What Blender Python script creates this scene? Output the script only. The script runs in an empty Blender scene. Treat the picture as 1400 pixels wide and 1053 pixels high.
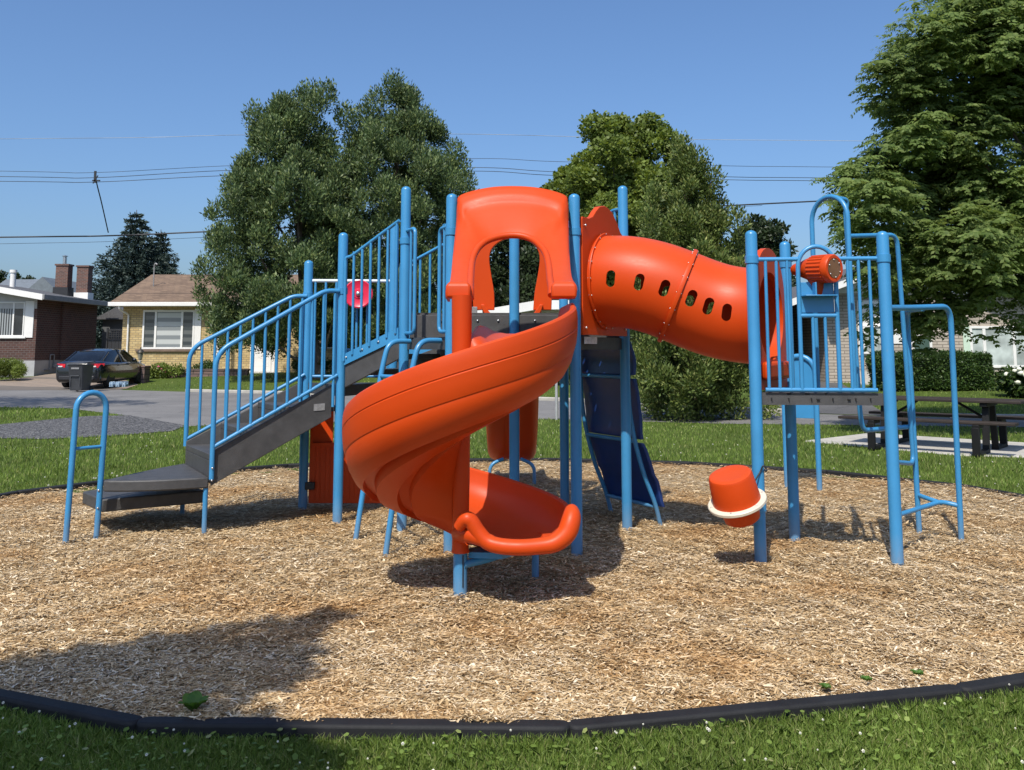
import bpy, bmesh, math, random
import numpy as np
from mathutils import Vector, Matrix

random.seed(7)
RNG = np.random.default_rng(7)
PI = math.pi
scene = bpy.context.scene
COL = scene.collection
V = Vector

# ------------------------------------------------------------------ camera
F, HOR, VPD, CAMZ = 1280.0, 478.0, 11000.0, 1.5      # focal (px of a 1400 px wide photo), horizon row, vertical vanishing distance
FT = F * F / VPD
TH = math.atan(FT / F)
PPY = HOR - FT
CT, ST = math.cos(TH), math.sin(TH)

def ray(px, py):
    u = (px - 700.0) / F
    v = (PPY - py) / F
    return V((u, CT - ST * v, ST + CT * v))

def at(px, py, Y):
    r = ray(px, py)
    t = Y / r.y
    return V((r.x * t, Y, CAMZ + r.z * t))

def gz(px, py, z=0.0):
    r = ray(px, py)
    t = (z - CAMZ) / r.z
    return V((r.x * t, r.y * t, z))

cam_d = bpy.data.cameras.new("camera")
cam = bpy.data.objects.new("camera", cam_d)
COL.objects.link(cam)
cam.location = (0, 0, CAMZ)
cam.rotation_euler = (PI / 2 + TH, 0, 0)
cam_d.sensor_fit = 'HORIZONTAL'
cam_d.sensor_width = 36.0
cam_d.lens = 36.0 * F / 1400.0
cam_d.shift_y = -(526.5 - PPY) / 1400.0
cam_d.clip_start = 0.05
cam_d.clip_end = 3000
scene.camera = cam

# ------------------------------------------------------------------ light
SUN_DIR = V((-0.31, -0.95, 0)).normalized()          # horizontal direction towards the sun
SUN_EL = math.radians(53)
tosun = V((SUN_DIR.x * math.cos(SUN_EL), SUN_DIR.y * math.cos(SUN_EL), math.sin(SUN_EL)))
sd = bpy.data.lights.new("sun", 'SUN')
sd.energy = 5.0
sd.angle = math.radians(0.53)
sd.color = (1.0, 0.94, 0.84)
so = bpy.data.objects.new("sun", sd)
COL.objects.link(so)
so.rotation_euler = (-tosun).to_track_quat('-Z', 'Y').to_euler()
so.location = (-10, -20, 30)
world = bpy.data.worlds.new("World")
scene.world = world
world.use_nodes = True
wn = world.node_tree
wn.nodes.clear()
wo = wn.nodes.new('ShaderNodeOutputWorld')
bg = wn.nodes.new('ShaderNodeBackground')
sky = wn.nodes.new('ShaderNodeTexSky')
sky.sky_type = 'NISHITA'
sky.sun_disc = False
sky.sun_elevation = SUN_EL
sky.sun_rotation = math.atan2(SUN_DIR.x, SUN_DIR.y)
sky.altitude = 50
sky.air_density = 1.07
sky.dust_density = 2.5
sky.ozone_density = 10.0
bg.inputs['Strength'].default_value = 0.15
wn.links.new(sky.outputs[0], bg.inputs['Color'])
wn.links.new(bg.outputs[0], wo.inputs['Surface'])
scene.view_settings.view_transform = 'Standard'
scene.view_settings.look = 'None'
scene.view_settings.gamma = 1.0
scene.view_settings.exposure = 0.09
scene.render.engine = 'CYCLES'
scene.cycles.max_bounces = 8
scene.cycles.transparent_max_bounces = 8
scene.cycles.use_denoising = True

# ------------------------------------------------------------------ mesh helpers
ORG = {}                                              # root name -> world offset for parts given in world coordinates

def rootof(o):
    while o.parent:
        o = o.parent
    return o

def tag(o, label=None, cat=None, group=None, kind=None):
    if label: o['label'] = label
    if cat: o['category'] = cat
    if group: o['group'] = group
    if kind: o['kind'] = kind
    return o

def thing(name, label, cat, loc=(0, 0, 0), rotz=0.0, group=None, world=False):
    o = bpy.data.objects.new(name, None)
    COL.objects.link(o)
    o.location = loc
    o.rotation_euler = (0, 0, rotz)
    o.empty_display_size = 0.2
    tag(o, label, cat, group)
    if world:
        ORG[o.name] = V(loc)
    return o

def rnd(pts, r, n=6):
    """round the corners of a polyline"""
    pts = [V(p) for p in pts]
    out = [pts[0]]
    for i in range(1, len(pts) - 1):
        a, b, c = pts[i - 1], pts[i], pts[i + 1]
        d1, d2 = (a - b), (c - b)
        k = min(r, d1.length * 0.49, d2.length * 0.49)
        s, e = b + d1.normalized() * k, b + d2.normalized() * k
        for j in range(n + 1):
            t = j / n
            out.append(s * (1 - t) ** 2 + b * 2 * t * (1 - t) + e * t ** 2)
    out.append(pts[-1])
    return out

def crom(keys, n):
    """Catmull-Rom through key vectors, n samples per span"""
    k = [V(p) for p in keys]
    out = []
    for i in range(len(k) - 1):
        p0 = k[i - 1] if i else k[0] * 2 - k[1]
        p1, p2 = k[i], k[i + 1]
        p3 = k[i + 2] if i + 2 < len(k) else k[-1] * 2 - k[-2]
        for j in range(n):
            t = j / n
            out.append(0.5 * ((2 * p1) + (p2 - p0) * t + (2 * p0 - 5 * p1 + 4 * p2 - p3) * t * t + (3 * p1 - p0 - 3 * p2 + p3) * t ** 3))
    out.append(k[-1])
    return out

class MB:
    def __init__(self):
        self.v, self.f, self.mi, self.cur = [], [], [], 0

    def add(self, vs, fs):
        b = len(self.v)
        self.v += [tuple(p) for p in vs]
        for f in fs:
            self.f.append(tuple(b + i for i in f))
            self.mi.append(self.cur)
        return self

    def tube(self, path, r, seg=12, caps=True, dome=False):
        path = [V(p) for p in path]
        n = len(path)
        rs = r if isinstance(r, (list, tuple)) else [r] * n
        if dome:                                      # rounded cap on the last end
            d = (path[-1] - path[-2]).normalized()
            e, R = path[-1], rs[-1]
            rs = list(rs)
            for a in (0.35, 0.65, 0.88, 0.99):
                path.append(e + d * R * a * 0.8)
                rs.append(R * math.sqrt(max(0.0, 1 - a * a)))
            n = len(path)
        t0 = (path[1] - path[0]).normalized()
        up = V((0, 0, 1)) if abs(t0.z) < 0.9 else V((1, 0, 0))
        nrm = (up - t0 * up.dot(t0)).normalized()
        vs, fs = [], []
        for i, p in enumerate(path):
            if i == 0: t = t0
            elif i == n - 1: t = (path[i] - path[i - 1]).normalized()
            else:
                t = (path[i + 1] - path[i - 1])
                t = t.normalized() if t.length > 1e-9 else t0
            nrm = nrm - t * nrm.dot(t)
            nrm = nrm.normalized() if nrm.length > 1e-6 else t.orthogonal().normalized()
            bn = t.cross(nrm)
            for k in range(seg):
                a = 2 * PI * k / seg
                vs.append(p + (nrm * math.cos(a) + bn * math.sin(a)) * rs[i])
        for i in range(n - 1):
            for k in range(seg):
                k2 = (k + 1) % seg
                fs.append((i * seg + k, i * seg + k2, (i + 1) * seg + k2, (i + 1) * seg + k))
        if caps:
            fs.append(tuple(range(seg - 1, -1, -1)))
            fs.append(tuple((n - 1) * seg + k for k in range(seg)))
        return self.add(vs, fs)

    def box(self, c, s, rz=0.0, M=None):
        c = V(c)
        vs = []
        for x in (-.5, .5):
            for y in (-.5, .5):
                for z in (-.5, .5):
                    p = V((x * s[0], y * s[1], z * s[2]))
                    if M is not None: p = M @ p
                    elif rz:
                        p = V((p.x * math.cos(rz) - p.y * math.sin(rz), p.x * math.sin(rz) + p.y * math.cos(rz), p.z))
                    vs.append(c + p)
        fs = [(0, 1, 3, 2), (4, 6, 7, 5), (0, 4, 5, 1), (2, 3, 7, 6), (0, 2, 6, 4), (1, 5, 7, 3)]
        return self.add(vs, fs)

    def b2(self, x0, x1, y0, y1, z0, z1):
        return self.box(((x0 + x1) / 2, (y0 + y1) / 2, (z0 + z1) / 2), (abs(x1 - x0), abs(y1 - y0), abs(z1 - z0)))

    def prism(self, pts, d):
        """polygon (list of vectors) extruded by vector d"""
        pts = [V(p) for p in pts]
        d = V(d)
        n = len(pts)
        nn = V((0, 0, 0))
        for i in range(n):
            nn += pts[i].cross(pts[(i + 1) % n])
        if nn.dot(d) > 0: pts = pts[::-1]
        vs = pts + [p + d for p in pts]
        fs = [tuple(range(n)), tuple(range(2 * n - 1, n - 1, -1))]
        for i in range(n):
            j = (i + 1) % n
            fs.append((j, i, n + i, n + j))
        return self.add(vs, fs)

    def rings(self, rings, close_u=True, cap=True):
        n = len(rings[0])
        vs = [p for r in rings for p in r]
        fs = []
        for i in range(len(rings) - 1):
            for k in range(n if close_u else n - 1):
                k2 = (k + 1) % n
                fs.append((i * n + k, i * n + k2, (i + 1) * n + k2, (i + 1) * n + k))
        if cap and close_u:
            fs.append(tuple(range(n - 1, -1, -1)))
            fs.append(tuple((len(rings) - 1) * n + k for k in range(n)))
        return self.add(vs, fs)

    def lathe(self, prof, c=(0, 0, 0), axis=(0, 0, 1), seg=32):
        c, ax = V(c), V(axis).normalized()
        a = ax.orthogonal().normalized()
        b = ax.cross(a)
        rr = []
        for r, h in prof:
            rr.append([c + ax * h + (a * math.cos(2 * PI * k / seg) + b * math.sin(2 * PI * k / seg)) * max(r, 1e-4) for k in range(seg)])
        return self.rings(rr)

    def sphere(self, c, r, seg=8, sc=(1, 1, 1)):
        c = V(c)
        rr = []
        m = max(4, seg // 2 + 1)
        for i in range(m + 1):
            a = PI * i / m
            rr.append([c + V((r * sc[0] * max(math.sin(a), .001) * math.cos(2 * PI * k / seg), r * sc[1] * max(math.sin(a), .001) * math.sin(2 * PI * k / seg), -r * sc[2] * math.cos(a))) for k in range(seg)])
        return self.rings(rr)

    def build(self, name, mats, parent=None, smooth=35, bevel=0.0, recalc=True, bseg=2, label=None):
        me = bpy.data.meshes.new(name)
        off = V((0, 0, 0))
        if parent is not None:
            off = ORG.get(rootof(parent).name, off)
        vs = [(p[0] - off.x, p[1] - off.y, p[2] - off.z) for p in self.v]
        me.from_pydata(vs, [], self.f)
        if not isinstance(mats, (list, tuple)): mats = [mats]
        for m in mats: me.materials.append(m)
        if len(mats) > 1: me.polygons.foreach_set('material_index', self.mi)
        if recalc:
            bm = bmesh.new()
            bm.from_mesh(me)
            bmesh.ops.recalc_face_normals(bm, faces=bm.faces)
            bm.to_mesh(me)
            bm.free()
        me.update()
        o = bpy.data.objects.new(name, me)
        COL.objects.link(o)
        if parent is not None: o.parent = parent
        if bevel:
            md = o.modifiers.new('bevel', 'BEVEL')
            md.width = bevel
            md.segments = bseg
            md.limit_method = 'ANGLE'
            md.angle_limit = math.radians(40)
            md.harden_normals = False
        if smooth:
            me.polygons.foreach_set('use_smooth', [True] * len(me.polygons))
            me.set_sharp_from_angle(angle=math.radians(smooth))
        if label: o['label'] = label
        return o

def quads_mesh(name, verts, nv, mat, parent=None, mi=None, fid=None):
    """numpy array of verts (N*nv,3), faces of nv consecutive verts"""
    verts = np.asarray(verts, dtype=np.float32).reshape(-1, 3)
    if parent is not None:
        o_ = ORG.get(rootof(parent).name)
        if o_ is not None: verts = verts - np.array(o_, dtype=np.float32)
    n = len(verts) // nv
    me = bpy.data.meshes.new(name)
    me.vertices.add(len(verts))
    me.vertices.foreach_set('co', verts.ravel())
    me.loops.add(n * nv)
    me.loops.foreach_set('vertex_index', np.arange(n * nv, dtype=np.int32))
    me.polygons.add(n)
    me.polygons.foreach_set('loop_start', np.arange(0, n * nv, nv, dtype=np.int32))
    mats = mat if isinstance(mat, (list, tuple)) else [mat]
    for m in mats: me.materials.append(m)
    if mi is not None: me.polygons.foreach_set('material_index', np.asarray(mi, dtype=np.int32))
    me.update(calc_edges=True)
    o = bpy.data.objects.new(name, me)
    COL.objects.link(o)
    if parent is not None: o.parent = parent
    return o

def copy_tree(o, parent=None):
    c = o.copy()
    COL.objects.link(c)
    if parent is not None: c.parent = parent
    for ch in list(o.children):
        copy_tree(ch, c)
    return c

# ------------------------------------------------------------------ materials
def newmat(name):
    m = bpy.data.materials.new(name)
    m.use_nodes = True
    nt = m.node_tree
    p = nt.nodes['Principled BSDF']
    return m, nt, p

def N(nt, typ, **kw):
    n = nt.nodes.new(typ)
    for k, v in kw.items():
        if k in n.inputs.keys() if hasattr(n.inputs, 'keys') else False: n.inputs[k].default_value = v
        else: setattr(n, k, v)
    return n

def ramp(nt, fac, stops, interp='LINEAR'):
    r = nt.nodes.new('ShaderNodeValToRGB')
    r.color_ramp.interpolation = interp
    el = r.color_ramp.elements
    while len(el) < len(stops): el.new(0.5)
    for e, (pos, c) in zip(el, stops):
        e.position = pos
        e.color = (c[0], c[1], c[2], 1)
    nt.links.new(fac, r.inputs[0])
    return r

def noise(nt, scale, detail=4, coord='Object', rough=0.6, mapscale=None):
    tc = nt.nodes.new('ShaderNodeTexCoord')
    t = nt.nodes.new('ShaderNodeTexNoise')
    t.inputs['Scale'].default_value = scale
    t.inputs['Detail'].default_value = detail
    t.inputs['Roughness'].default_value = rough
    if mapscale:
        mp = nt.nodes.new('ShaderNodeMapping')
        mp.inputs['Scale'].default_value = mapscale
        nt.links.new(tc.outputs[coord], mp.inputs[0])
        nt.links.new(mp.outputs[0], t.inputs['Vector'])
    else:
        nt.links.new(tc.outputs[coord], t.inputs['Vector'])
    return t

def bump(nt, p, height, strength=0.2, dist=0.01):
    b = nt.nodes.new('ShaderNodeBump')
    b.inputs['Strength'].default_value = strength
    b.inputs['Distance'].default_value = dist
    nt.links.new(height, b.inputs['Height'])
    nt.links.new(b.outputs[0], p.inputs['Normal'])

def vary(c, k): return tuple(max(0.0, min(1.0, x * k)) for x in c)

def plain(name, c, rough=0.5, var=0.12, scale=4.0, metallic=0.0, coat=0.0, bmp=0.0, bscale=60, spec=0.5, detail=5):
    m, nt, p = newmat(name)
    n = noise(nt, scale, detail)
    r = ramp(nt, n.outputs['Fac'], [(0.3, vary(c, 1 - var)), (0.7, vary(c, 1 + var))])
    nt.links.new(r.outputs[0], p.inputs['Base Color'])
    rr = nt.nodes.new('ShaderNodeMapRange')
    rr.inputs[3].default_value = max(0.02, rough - 0.08)
    rr.inputs[4].default_value = min(1, rough + 0.08)
    n2 = noise(nt, scale * 5, 3)
    nt.links.new(n2.outputs['Fac'], rr.inputs[0])
    nt.links.new(rr.outputs[0], p.inputs['Roughness'])
    p.inputs['Metallic'].default_value = metallic
    p.inputs['Coat Weight'].default_value = coat
    p.inputs['Specular IOR Level'].default_value = spec
    if bmp:
        n3 = noise(nt, bscale, 4)
        bump(nt, p, n3.outputs['Fac'], bmp, 0.01)
    return m

def paint_metal(name, c, rough=0.33):
    """powder-coated tube: faint mottling, dusty scuffs near the ground and small chips"""
    m, nt, p = newmat(name)
    n = noise(nt, 3.0, 5)
    r = ramp(nt, n.outputs['Fac'], [(0.3, vary(c, 0.9)), (0.7, vary(c, 1.08))])
    n2 = noise(nt, 38.0, 6, rough=0.7, mapscale=(1, 1, 0.35))
    mask = ramp(nt, n2.outputs['Fac'], [(0.66, (0, 0, 0)), (0.72, (1, 1, 1))])
    mx = nt.nodes.new('ShaderNodeMix')
    mx.data_type = 'RGBA'
    nt.links.new(mask.outputs[0], mx.inputs[0])
    nt.links.new(r.outputs[0], mx.inputs[6])
    mx.inputs[7].default_value = (c[0] * 0.6 + 0.10, c[1] * 0.6 + 0.09, c[2] * 0.6 + 0.07, 1)
    geo = nt.nodes.new('ShaderNodeNewGeometry')
    sp = nt.nodes.new('ShaderNodeSeparateXYZ')
    nt.links.new(geo.outputs['Position'], sp.inputs[0])
    md = nt.nodes.new('ShaderNodeMapRange')
    md.inputs[1].default_value, md.inputs[2].default_value = 0.02, 0.22
    md.inputs[3].default_value, md.inputs[4].default_value = 0.55, 0.0
    nt.links.new(sp.outputs[2], md.inputs[0])
    mul = nt.nodes.new('ShaderNodeMath'); mul.operation = 'MULTIPLY'
    nt.links.new(md.outputs[0], mul.inputs[0]); nt.links.new(n2.outputs['Fac'], mul.inputs[1])
    mx2 = nt.nodes.new('ShaderNodeMix'); mx2.data_type = 'RGBA'
    nt.links.new(mul.outputs[0], mx2.inputs[0])
    nt.links.new(mx.outputs[2], mx2.inputs[6])
    mx2.inputs[7].default_value = (0.28, 0.24, 0.19, 1)
    nt.links.new(mx2.outputs[2], p.inputs['Base Color'])
    p.inputs['Roughness'].default_value = rough
    n3 = noise(nt, 140, 2)
    bump(nt, p, n3.outputs['Fac'], 0.06, 0.004)
    return m

def brick(name, c1, c2, mortar, bw=0.21, bh=0.07, ms=0.012, var=0.5):
    m, nt, p = newmat(name)
    tc = nt.nodes.new('ShaderNodeTexCoord')
    sp = nt.nodes.new('ShaderNodeSeparateXYZ')
    nt.links.new(tc.outputs['Object'], sp.inputs[0])
    ad = nt.nodes.new('ShaderNodeMath'); ad.operation = 'ADD'
    nt.links.new(sp.outputs[0], ad.inputs[0]); nt.links.new(sp.outputs[1], ad.inputs[1])
    cb = nt.nodes.new('ShaderNodeCombineXYZ')
    nt.links.new(ad.outputs[0], cb.inputs[0]); nt.links.new(sp.outputs[2], cb.inputs[1])
    b = nt.nodes.new('ShaderNodeTexBrick')
    b.inputs['Color1'].default_value = (*c1, 1)
    b.inputs['Color2'].default_value = (*c2, 1)
    b.inputs['Mortar'].default_value = (*mortar, 1)
    b.inputs['Scale'].default_value = 1.0
    b.inputs['Brick Width'].default_value = bw
    b.inputs['Row Height'].default_value = bh
    b.inputs['Mortar Size'].default_value = ms
    b.inputs['Bias'].default_value = 0.0
    nt.links.new(cb.outputs[0], b.inputs['Vector'])
    n = noise(nt, 1.2, 5)
    mm = nt.nodes.new('ShaderNodeMix'); mm.data_type = 'RGBA'; mm.blend_type = 'MULTIPLY'
    mm.inputs[0].default_value = var
    r = ramp(nt, n.outputs['Fac'], [(0.3, (0.65, 0.65, 0.65)), (0.7, (1.1, 1.1, 1.1))])
    nt.links.new(b.outputs['Color'], mm.inputs[6]); nt.links.new(r.outputs[0], mm.inputs[7])
    nt.links.new(mm.outputs[2], p.inputs['Base Color'])
    p.inputs['Roughness'].default_value = 0.9
    bump(nt, p, b.outputs['Fac'], -0.4, 0.01)
    return m

def leafmat(name, stops, trans=0.35, rough=0.45, spec=0.35):
    """per-leaf random hue, slightly translucent"""
    m, nt, p = newmat(name)
    geo = nt.nodes.new('ShaderNodeNewGeometry')
    r = ramp(nt, geo.outputs['Random Per Island'], stops)
    n = noise(nt, 0.9, 3)
    hs = nt.nodes.new('ShaderNodeHueSaturation')
    mr = nt.nodes.new('ShaderNodeMapRange')
    mr.inputs[1].default_value, mr.inputs[2].default_value = 0.3, 0.7
    mr.inputs[3].default_value, mr.inputs[4].default_value = 0.75, 1.25
    nt.links.new(n.outputs['Fac'], mr.inputs[0])
    nt.links.new(mr.outputs[0], hs.inputs['Value'])
    nt.links.new(r.outputs[0], hs.inputs['Color'])
    nt.links.new(hs.outputs[0], p.inputs['Base Color'])
    p.inputs['Roughness'].default_value = rough
    p.inputs['Specular IOR Level'].default_value = spec
    tr = nt.nodes.new('ShaderNodeBsdfTranslucent')
    hs2 = nt.nodes.new('ShaderNodeHueSaturation')
    hs2.inputs['Hue'].default_value = 0.485
    hs2.inputs['Saturation'].default_value = 1.1
    hs2.inputs['Value'].default_value = 1.5
    nt.links.new(hs.outputs[0], hs2.inputs['Color'])
    nt.links.new(hs2.outputs[0], tr.inputs['Color'])
    mix = nt.nodes.new('ShaderNodeMixShader')
    mix.inputs[0].default_value = trans
    nt.links.new(p.outputs[0], mix.inputs[1]); nt.links.new(tr.outputs[0], mix.inputs[2])
    nt.links.new(mix.outputs[0], nt.nodes['Material Output'].inputs['Surface'])
    return m

BLUE = paint_metal('blue_powder_coat', (0.044, 0.232, 0.46))
WHITEBAR = plain('worn_bar', (0.55, 0.62, 0.68), 0.4, 0.1)
def moulded(name, c):
    """rotomoulded plastic: uneven sun fading, fine scuffs that catch the light, dust settled on upward faces"""
    m, nt, p = newmat(name)
    n = noise(nt, 1.3, 5)
    r = ramp(nt, n.outputs['Fac'], [(0.3, vary(c, 0.93)), (0.6, c), (0.8, (c[0] * 1.03, c[1] * 1.35, c[2] * 2.2))])
    n2 = noise(nt, 22, 6, rough=0.75, mapscale=(1, 1, 3))
    mask = ramp(nt, n2.outputs['Fac'], [(0.62, (0, 0, 0)), (0.74, (.30, .30, .30))])
    mx = nt.nodes.new('ShaderNodeMix'); mx.data_type = 'RGBA'
    nt.links.new(mask.outputs[0], mx.inputs[0]); nt.links.new(r.outputs[0], mx.inputs[6])
    mx.inputs[7].default_value = (c[0] * .85, c[1] + .05, c[2] + .035, 1)
    geo = nt.nodes.new('ShaderNodeNewGeometry'); sp = nt.nodes.new('ShaderNodeSeparateXYZ')
    nt.links.new(geo.outputs['Normal'], sp.inputs[0])
    mr = nt.nodes.new('ShaderNodeMapRange'); mr.inputs[1].default_value, mr.inputs[2].default_value = .55, 1.0
    mr.inputs[3].default_value, mr.inputs[4].default_value = 0.0, .10
    nt.links.new(sp.outputs[2], mr.inputs[0])
    mu = nt.nodes.new('ShaderNodeMath'); mu.operation = 'MULTIPLY'
    n3 = noise(nt, 5, 5); nt.links.new(mr.outputs[0], mu.inputs[0]); nt.links.new(n3.outputs['Fac'], mu.inputs[1])
    m2 = nt.nodes.new('ShaderNodeMix'); m2.data_type = 'RGBA'
    nt.links.new(mu.outputs[0], m2.inputs[0]); nt.links.new(mx.outputs[2], m2.inputs[6]); m2.inputs[7].default_value = (.45, .33, .22, 1)
    nt.links.new(m2.outputs[2], p.inputs['Base Color'])
    rr = nt.nodes.new('ShaderNodeMapRange'); rr.inputs[3].default_value, rr.inputs[4].default_value = .30, .55
    nt.links.new(n2.outputs['Fac'], rr.inputs[0]); nt.links.new(rr.outputs[0], p.inputs['Roughness'])
    p.inputs['Specular IOR Level'].default_value = .24
    return m
ORANGE = moulded('orange_plastic', (0.545, 0.054, 0.005))
PINK = plain('pink_plastic', (0.62, 0.02, 0.06), 0.3, 0.08)
SHADEBLUE = plain('shaded_blue_plastic', (0.012, 0.04, 0.17), 0.35, 0.12)  # blue darkened: shade on the climber panels' backs is put into the colour
DECK = plain('grey_vinyl_deck', (0.055, 0.054, 0.054), 0.55, 0.25, 9, bmp=0.25, bscale=160)
def perforated(base):
    """deck plate with a square grid of drain holes that let the sun through"""
    m = base.copy(); m.name = 'perforated_deck'
    nt = m.node_tree; p = nt.nodes['Principled BSDF']
    tc = nt.nodes.new('ShaderNodeTexCoord')
    md = nt.nodes.new('ShaderNodeVectorMath'); md.operation = 'MODULO'; md.inputs[1].default_value = (.13, .13, .13)
    ad = nt.nodes.new('ShaderNodeVectorMath'); ad.operation = 'ADD'; ad.inputs[1].default_value = (13.0, 13.0, 0)
    nt.links.new(tc.outputs['Object'], ad.inputs[0]); nt.links.new(ad.outputs[0], md.inputs[0])
    su = nt.nodes.new('ShaderNodeVectorMath'); su.operation = 'SUBTRACT'; su.inputs[1].default_value = (.065, .065, 0)
    nt.links.new(md.outputs[0], su.inputs[0])
    mu = nt.nodes.new('ShaderNodeVectorMath'); mu.operation = 'MULTIPLY'; mu.inputs[1].default_value = (1, 1, 0)
    nt.links.new(su.outputs[0], mu.inputs[0])
    ln = nt.nodes.new('ShaderNodeVectorMath'); ln.operation = 'LENGTH'; nt.links.new(mu.outputs[0], ln.inputs[0])
    lt = nt.nodes.new('ShaderNodeMath'); lt.operation = 'LESS_THAN'; lt.inputs[1].default_value = .017
    nt.links.new(ln.outputs['Value'], lt.inputs[0])
    tr = nt.nodes.new('ShaderNodeBsdfTransparent'); mix = nt.nodes.new('ShaderNodeMixShader')
    nt.links.new(lt.outputs[0], mix.inputs[0]); nt.links.new(p.outputs[0], mix.inputs[1]); nt.links.new(tr.outputs[0], mix.inputs[2])
    nt.links.new(mix.outputs[0], nt.nodes['Material Output'].inputs['Surface'])
    return m
DECKP = perforated(DECK)
DARK = plain('dark_steel', (0.02, 0.02, 0.022), 0.5, 0.2)
STEEL = plain('bolt_steel', (0.55, 0.55, 0.55), 0.3, 0.1, metallic=0.9)
CREAM = plain('cream_plastic', (0.62, 0.57, 0.46), 0.45, 0.08)
STICK = plain('worn_sticker', (0.22, 0.22, 0.22), 0.6, 0.3, 40)
AMBER = plain('amber_lens', (0.17, 0.08, 0.035), 0.25, 0.2)
# ================================================================== the play structure
PS = thing('play_structure', 'blue and orange climbing structure with spiral slide, tube and stairs on the wood chips', 'play structure', (0, 7.6, 0), world=True)
PR = 0.0435

P1, P2, P3, P5 = gz(461.3, 711), gz(413.8, 693), gz(549.2, 720.7), gz(857.6, 720.7)
P4, P6, P7, P8 = gz(788.8, 751), gz(1040, 767), gz(1086.6, 736.5), gz(1227, 771)
PL = V((-0.475, P4.y, 0))
PC = V((0.02, P3.y, 0))
BL = V((-0.46, P3.y + (P3.y - P4.y), 0))
BR = V((0.50, BL.y, 0))
_d = P2 - P1
P2B = P1 + V((_d.x * 0.5 + _d.y * 0.866, -_d.x * 0.866 + _d.y * 0.5, 0))

def post(p, ztop, dots=True, holes=0):
    m = MB()
    m.tube([p + V((0, 0, -0.1)), p + V((0, 0, ztop - PR * 0.8))], PR, 20, dome=True)
    o = m.build('post', BLUE, PS, smooth=50)
    return o

def ztop(p, py): return at(700, py, p.y).z
post(P1, ztop(P1, 318)); post(P2, ztop(P2, 356)); post(P3, ztop(P3, 255)); post(PL, ztop(PL, 265))
post(P4, ztop(P4, 265)); post(P5, ztop(P5, 254)); post(P6, ztop(P6, 315)); post(P7, ztop(P7, 330)); post(P8, ztop(P8, 316))
post(P2B, 2.75); post(BL, 2.9); post(BR, 2.88); post(PC, 2.55)

_bm = {}
def bolts(name, pts, r=0.012, parent=PS, mat=STEEL):
    """each bolt head is an object of its own; they share one mesh"""
    for p in pts:
        if r not in _bm:
            o = MB().sphere((0, 0, 0), r, 8).build('bolt', mat, None, smooth=60)
            _bm[r] = o
        else:
            o = _bm[r].copy(); COL.objects.link(o)
        o.parent = parent
        o.location = V(p) - ORG['play_structure']

def plate_deck(poly, z, th, name='deck'):
    """moulded vinyl deck with a folded edge"""
    c = sum(poly, V((0, 0, 0))) / len(poly)
    q = [p + (c - p).normalized() * 0.02 for p in poly]
    m = MB()
    m.prism([V((p.x, p.y, z - .010)) for p in q], (0, 0, .010))
    m.cur = 1
    for i in range(len(q)):
        a, b = q[i], q[(i + 1) % len(q)]
        ia, ib = a + (c - a).normalized() * .016, b + (c - b).normalized() * .016
        m.prism([V((p.x, p.y, z - th)) for p in (a, b, ib, ia)], (0, 0, th - .0102))
    return m.build(name, [DECKP, DECK], PS, smooth=30)

DZ, DZB, DZA, DZT = 1.60, 1.82, 1.18, 1.185
plate_deck([PL, P4, P5, PC, P3], DZ, 0.10)
plate_deck([P3 + V((0, .03, 0)), P5 + V((0, .03, 0)), BR, BL], DZB, 0.10)
mr = MB()
mr.b2(P3.x + .05, PC.x - .045, P3.y - .012, P3.y + .012, DZ, DZB - .02)
mr.b2(PC.x + .045, P5.x - .05, P3.y - .012, P3.y + .012, DZ, DZB - .02)
ris = mr.build('riser_panel', DECK, PS, bevel=0.004)
bolts('bolt_row', [V((x, P3.y - .016, DZB - .07)) for x in (-.62, -.30, -.12, .20, .45, .7)], 0.011, ris)
plate_deck([P1, P2, P2B], DZA, 0.10)
tdk = plate_deck([P6, P8, P7], DZT, 0.085)
for t in (.12, .25, .42, .47, .58, .70, .75, .86):
    p = P6.lerp(P8, t)
    big = t in (.47, .70)
    mh = MB(); mh.box((p.x, p.y + .0085, DZT - .042), (.022 if big else .006, .03, .006 if big else .016))
    mh.build('slot', DARK, tdk)


def baluster_rail(a, b, za0, zb0, za1, zb1, n, name='railing', r=0.0135, rt=0.016, bottom=True, extra=None):
    m = MB()
    m.tube([V((a.x, a.y, za1)), V((b.x, b.y, zb1))], rt, 10)
    if bottom: m.tube([V((a.x, a.y, za0)), V((b.x, b.y, zb0))], rt, 10)
    for i in range(n):
        t = (i + .5) / n
        p = a.lerp(b, t)
        m.tube([V((p.x, p.y, za0 + (zb0 - za0) * t)), V((p.x, p.y, za1 + (zb1 - za1) * t))], r, 8)
    if extra: extra(m)
    return m.build(name, BLUE, PS, smooth=50)

# ---- transfer station at the foot of the stairs
L1, L2 = gz(279, 727), gz(249, 701)
ZT = 0.445
out = V((-(L2 - L1).y, (L2 - L1).x, 0)).normalized()       # away from the stairs
if out.x > 0: out = -out
tip = gz(141, 657, ZT)
a0, b0 = V((L1.x + .03, L1.y - .02, 0)), V((L2.x, L2.y + .03, 0))
def arc_between(p, q, centre_pull, n=12):
    mid = (p + q) / 2 + centre_pull
    return [p * (1 - t) ** 2 + mid * 2 * t * (1 - t) + q * t ** 2 for t in [i / n for i in range(n + 1)]]
tipg = V((tip.x, tip.y, 0))
front = arc_between(a0, tipg, V((-.05, -.17, 0)))
back = arc_between(tipg, b0, V((-.06, .1, 0)))
m = MB()
poly = front + back[1:]
m.prism([V((p.x, p.y, ZT - .09)) for p in poly], (0, 0, .09))
st = m.build('transfer_step', DECK, PS, bevel=0.012)
lowtip = gz(113, 672, 0.27)
m = MB()
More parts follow.
